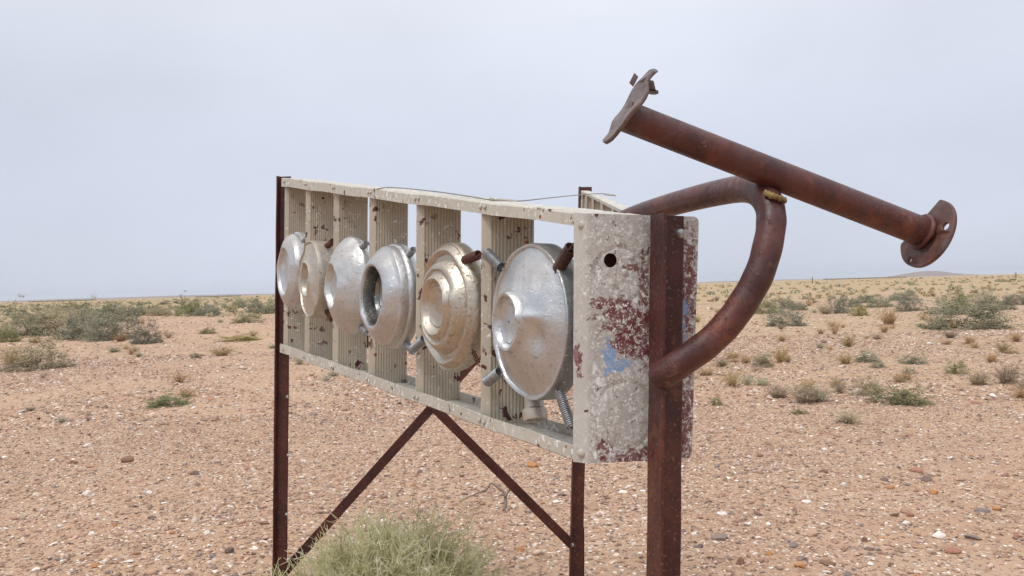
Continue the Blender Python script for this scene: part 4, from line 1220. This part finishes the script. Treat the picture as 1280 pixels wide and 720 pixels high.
# far fence posts
for px, hp, lab in ((1015.5, 8.5, 'lone dark fence post standing far out before the low hills'), (1270, 7, 'short far fence post beyond the big saltbush clump')):
    d = 195.0; x = (px - 640) / F * d; h_ = hp / F * d
    mb = MB(); mb.tube([Vector((x, d, gz(x, d) - .3)), Vector((x + .02, d, h_ * .6)), Vector((x + .03, d, h_))], [.13, .12, .10], 8)
    o = mb.build('fence_post', MAT['stem'], origin=Vector((x, d, gz(x, d)))); tag(o, lab, 'post')

# dead twig on the gravel behind the braces
def px_path(pts, lift): return [ground_hit(x, y) + Vector((0, 0, l)) for (x, y), l in zip(pts, lift)]
g0 = ground_hit(630, 640); dd = g0.y
mb = MB(); tp = [unproj(x, y, dd + k) for x, y, k in ((630, 641, 0), (632, 628, .02), (630, 616, .03), (622, 609, .04), (614, 604, .05), (609, 611, .06), (595, 617, .08), (574, 627, .1))]
for p in tp: p.z = max(p.z, gz(p.x, p.y) + .006)
mb.tube(smooth_path(tp, 4), [.009 - .0065 * i / 28 for i in range(29)], 6, jit=.15)
tp = [unproj(x, y, dd + k) for x, y, k in ((631, 622, .02), (637, 612, .0), (634, 604, -.02))]
mb.tube(smooth_path(tp, 4), .004, 5)
o = mb.build('dead_twig', MAT['twig'], origin=g0, smooth=True); tag(o, 'bent grey dead twig on the gravel behind the cross braces', 'twig')

# ------------------------------------------------------------------ the pale tangled bush under the ladder
def tangle():
    g = np.random.default_rng(5)
    c = unproj(488, 720, 2.05); cx, cy = c.x, c.y; z0 = gz(cx, cy)
    topz = unproj(500, 668, 2.05).z - z0
    Rx = .30
    root = empty('tangled_bush', (cx, cy, z0)); tag(root, 'pale yellow-green tangled bush growing under the hubcap ladder', 'shrub')
    Q = []; T = []
    def strip(p, q, w0, w1, t):
        d = q - p; sd = np.cross(d, g.normal(0, 1, 3)); l = np.linalg.norm(sd)
        if l < 1e-9: return
        sd /= l
        Q.append([p - sd * w0, p + sd * w0, q + sd * w1, q - sd * w1]); T.append(t)
        s2 = np.cross(d, sd); s2 /= max(np.linalg.norm(s2), 1e-9)
        Q.append([p - s2 * w0, p + s2 * w0, q + s2 * w1, q - s2 * w1]); T.append(t)
    stems = []
    for i in range(680):
        a = g.uniform(0, 2 * np.pi); el = math.acos(g.uniform(.02, 1))
        d = np.array([math.cos(a) * math.sin(el), math.sin(a) * math.sin(el), math.cos(el)])
        Ln = g.uniform(.80, 1.03)
        hv = np.array([Rx * 1.02, Rx * .95, topz]) * Ln * (1 + .06 * math.sin(3 * a + 1) + .05 * math.sin(5 * a))
        p = np.array([cx, cy, z0]) + g.normal(0, .03, 3) * [1, 1, 0]
        p0 = p.copy(); t = g.uniform(.05, .5); prev = p
        bend = g.normal(0, .05, 3)
        path = [p]
        for k in range(1, 9):
            f = k / 8
            q = p0 + d * hv * f + bend * math.sin(f * 3.1) + g.normal(0, .008, 3) + np.array([0, 0, .04 * math.sin(f * 3.14)])
            strip(prev, q, .0016 * (1.2 - f * .7), .0016 * (1.1 - f * .7), t * .5 + .4 * f); prev = q; path.append(q)
            if k >= 3:
                for _ in range(3):
                    e = d * .7 + g.normal(0, .65, 3); e[2] += .25; e /= np.linalg.norm(e)
                    ln = g.uniform(.03, .085); tt = np.clip(t * .6 + .55 * f + g.normal(0, .12), 0, 1)
                    mid = q + e * ln * .5 + g.normal(0, .006, 3); tip = q + e * ln + g.normal(0, .012, 3)
                    strip(q, mid, .0014, .0012, tt); strip(mid, tip, .0012, .0006, tt)
                    for _ in range(3):
                        e2 = e + g.normal(0, .7, 3); e2 /= np.linalg.norm(e2); b = q + (mid - q) * g.uniform(0, 1) if g.uniform() < .4 else mid + (tip - mid) * g.uniform(0, 1)
                        strip(b, b + e2 * g.uniform(.008, .026), .0010, .0005, np.clip(tt + .1, 0, 1))
    Q = np.array(Q) - np.array([cx, cy, z0]); Q[..., 2] = np.maximum(Q[..., 2], -.02)
    LEAF['tangle'] = leaf_mat('pale_tangle', (.50, .48, .235), (.88, .845, .575), (.92, .90, .74), trans=.40)
    me = quads_mesh('foliage', Q, np.array(T), LEAF['tangle'])
    f = bpy.data.objects.new('foliage', me); C.objects.link(f); f.parent = root
    s = bpy.data.objects.new('stem', STEM[0]); C.objects.link(s); s.parent = root; s.scale = (.45, .45, .40)
tangle()

# ------------------------------------------------------------------ haze over the plain
hz = bpy.data.materials.new('haze_air'); hz.use_nodes = True; hn = hz.node_tree; hn.nodes.clear()
ho = hn.nodes.new('ShaderNodeOutputMaterial'); hv = hn.nodes.new('ShaderNodeVolumePrincipled')
hv.inputs['Color'].default_value = (.93, .95, 1.0, 1); hv.inputs['Density'].default_value = 5e-5; hv.inputs['Anisotropy'].default_value = .2
hn.links.new(hv.outputs[0], ho.inputs['Volume'])
HAZE = True
if HAZE:
    mb = MB(); mb.box((-15500, -15500, -3), Vector((31000, 0, 0)), Vector((0, 31000, 0)), Vector((0, 0, 95)))
    o = mb.build('haze', hz); tag(o, kind='stuff')
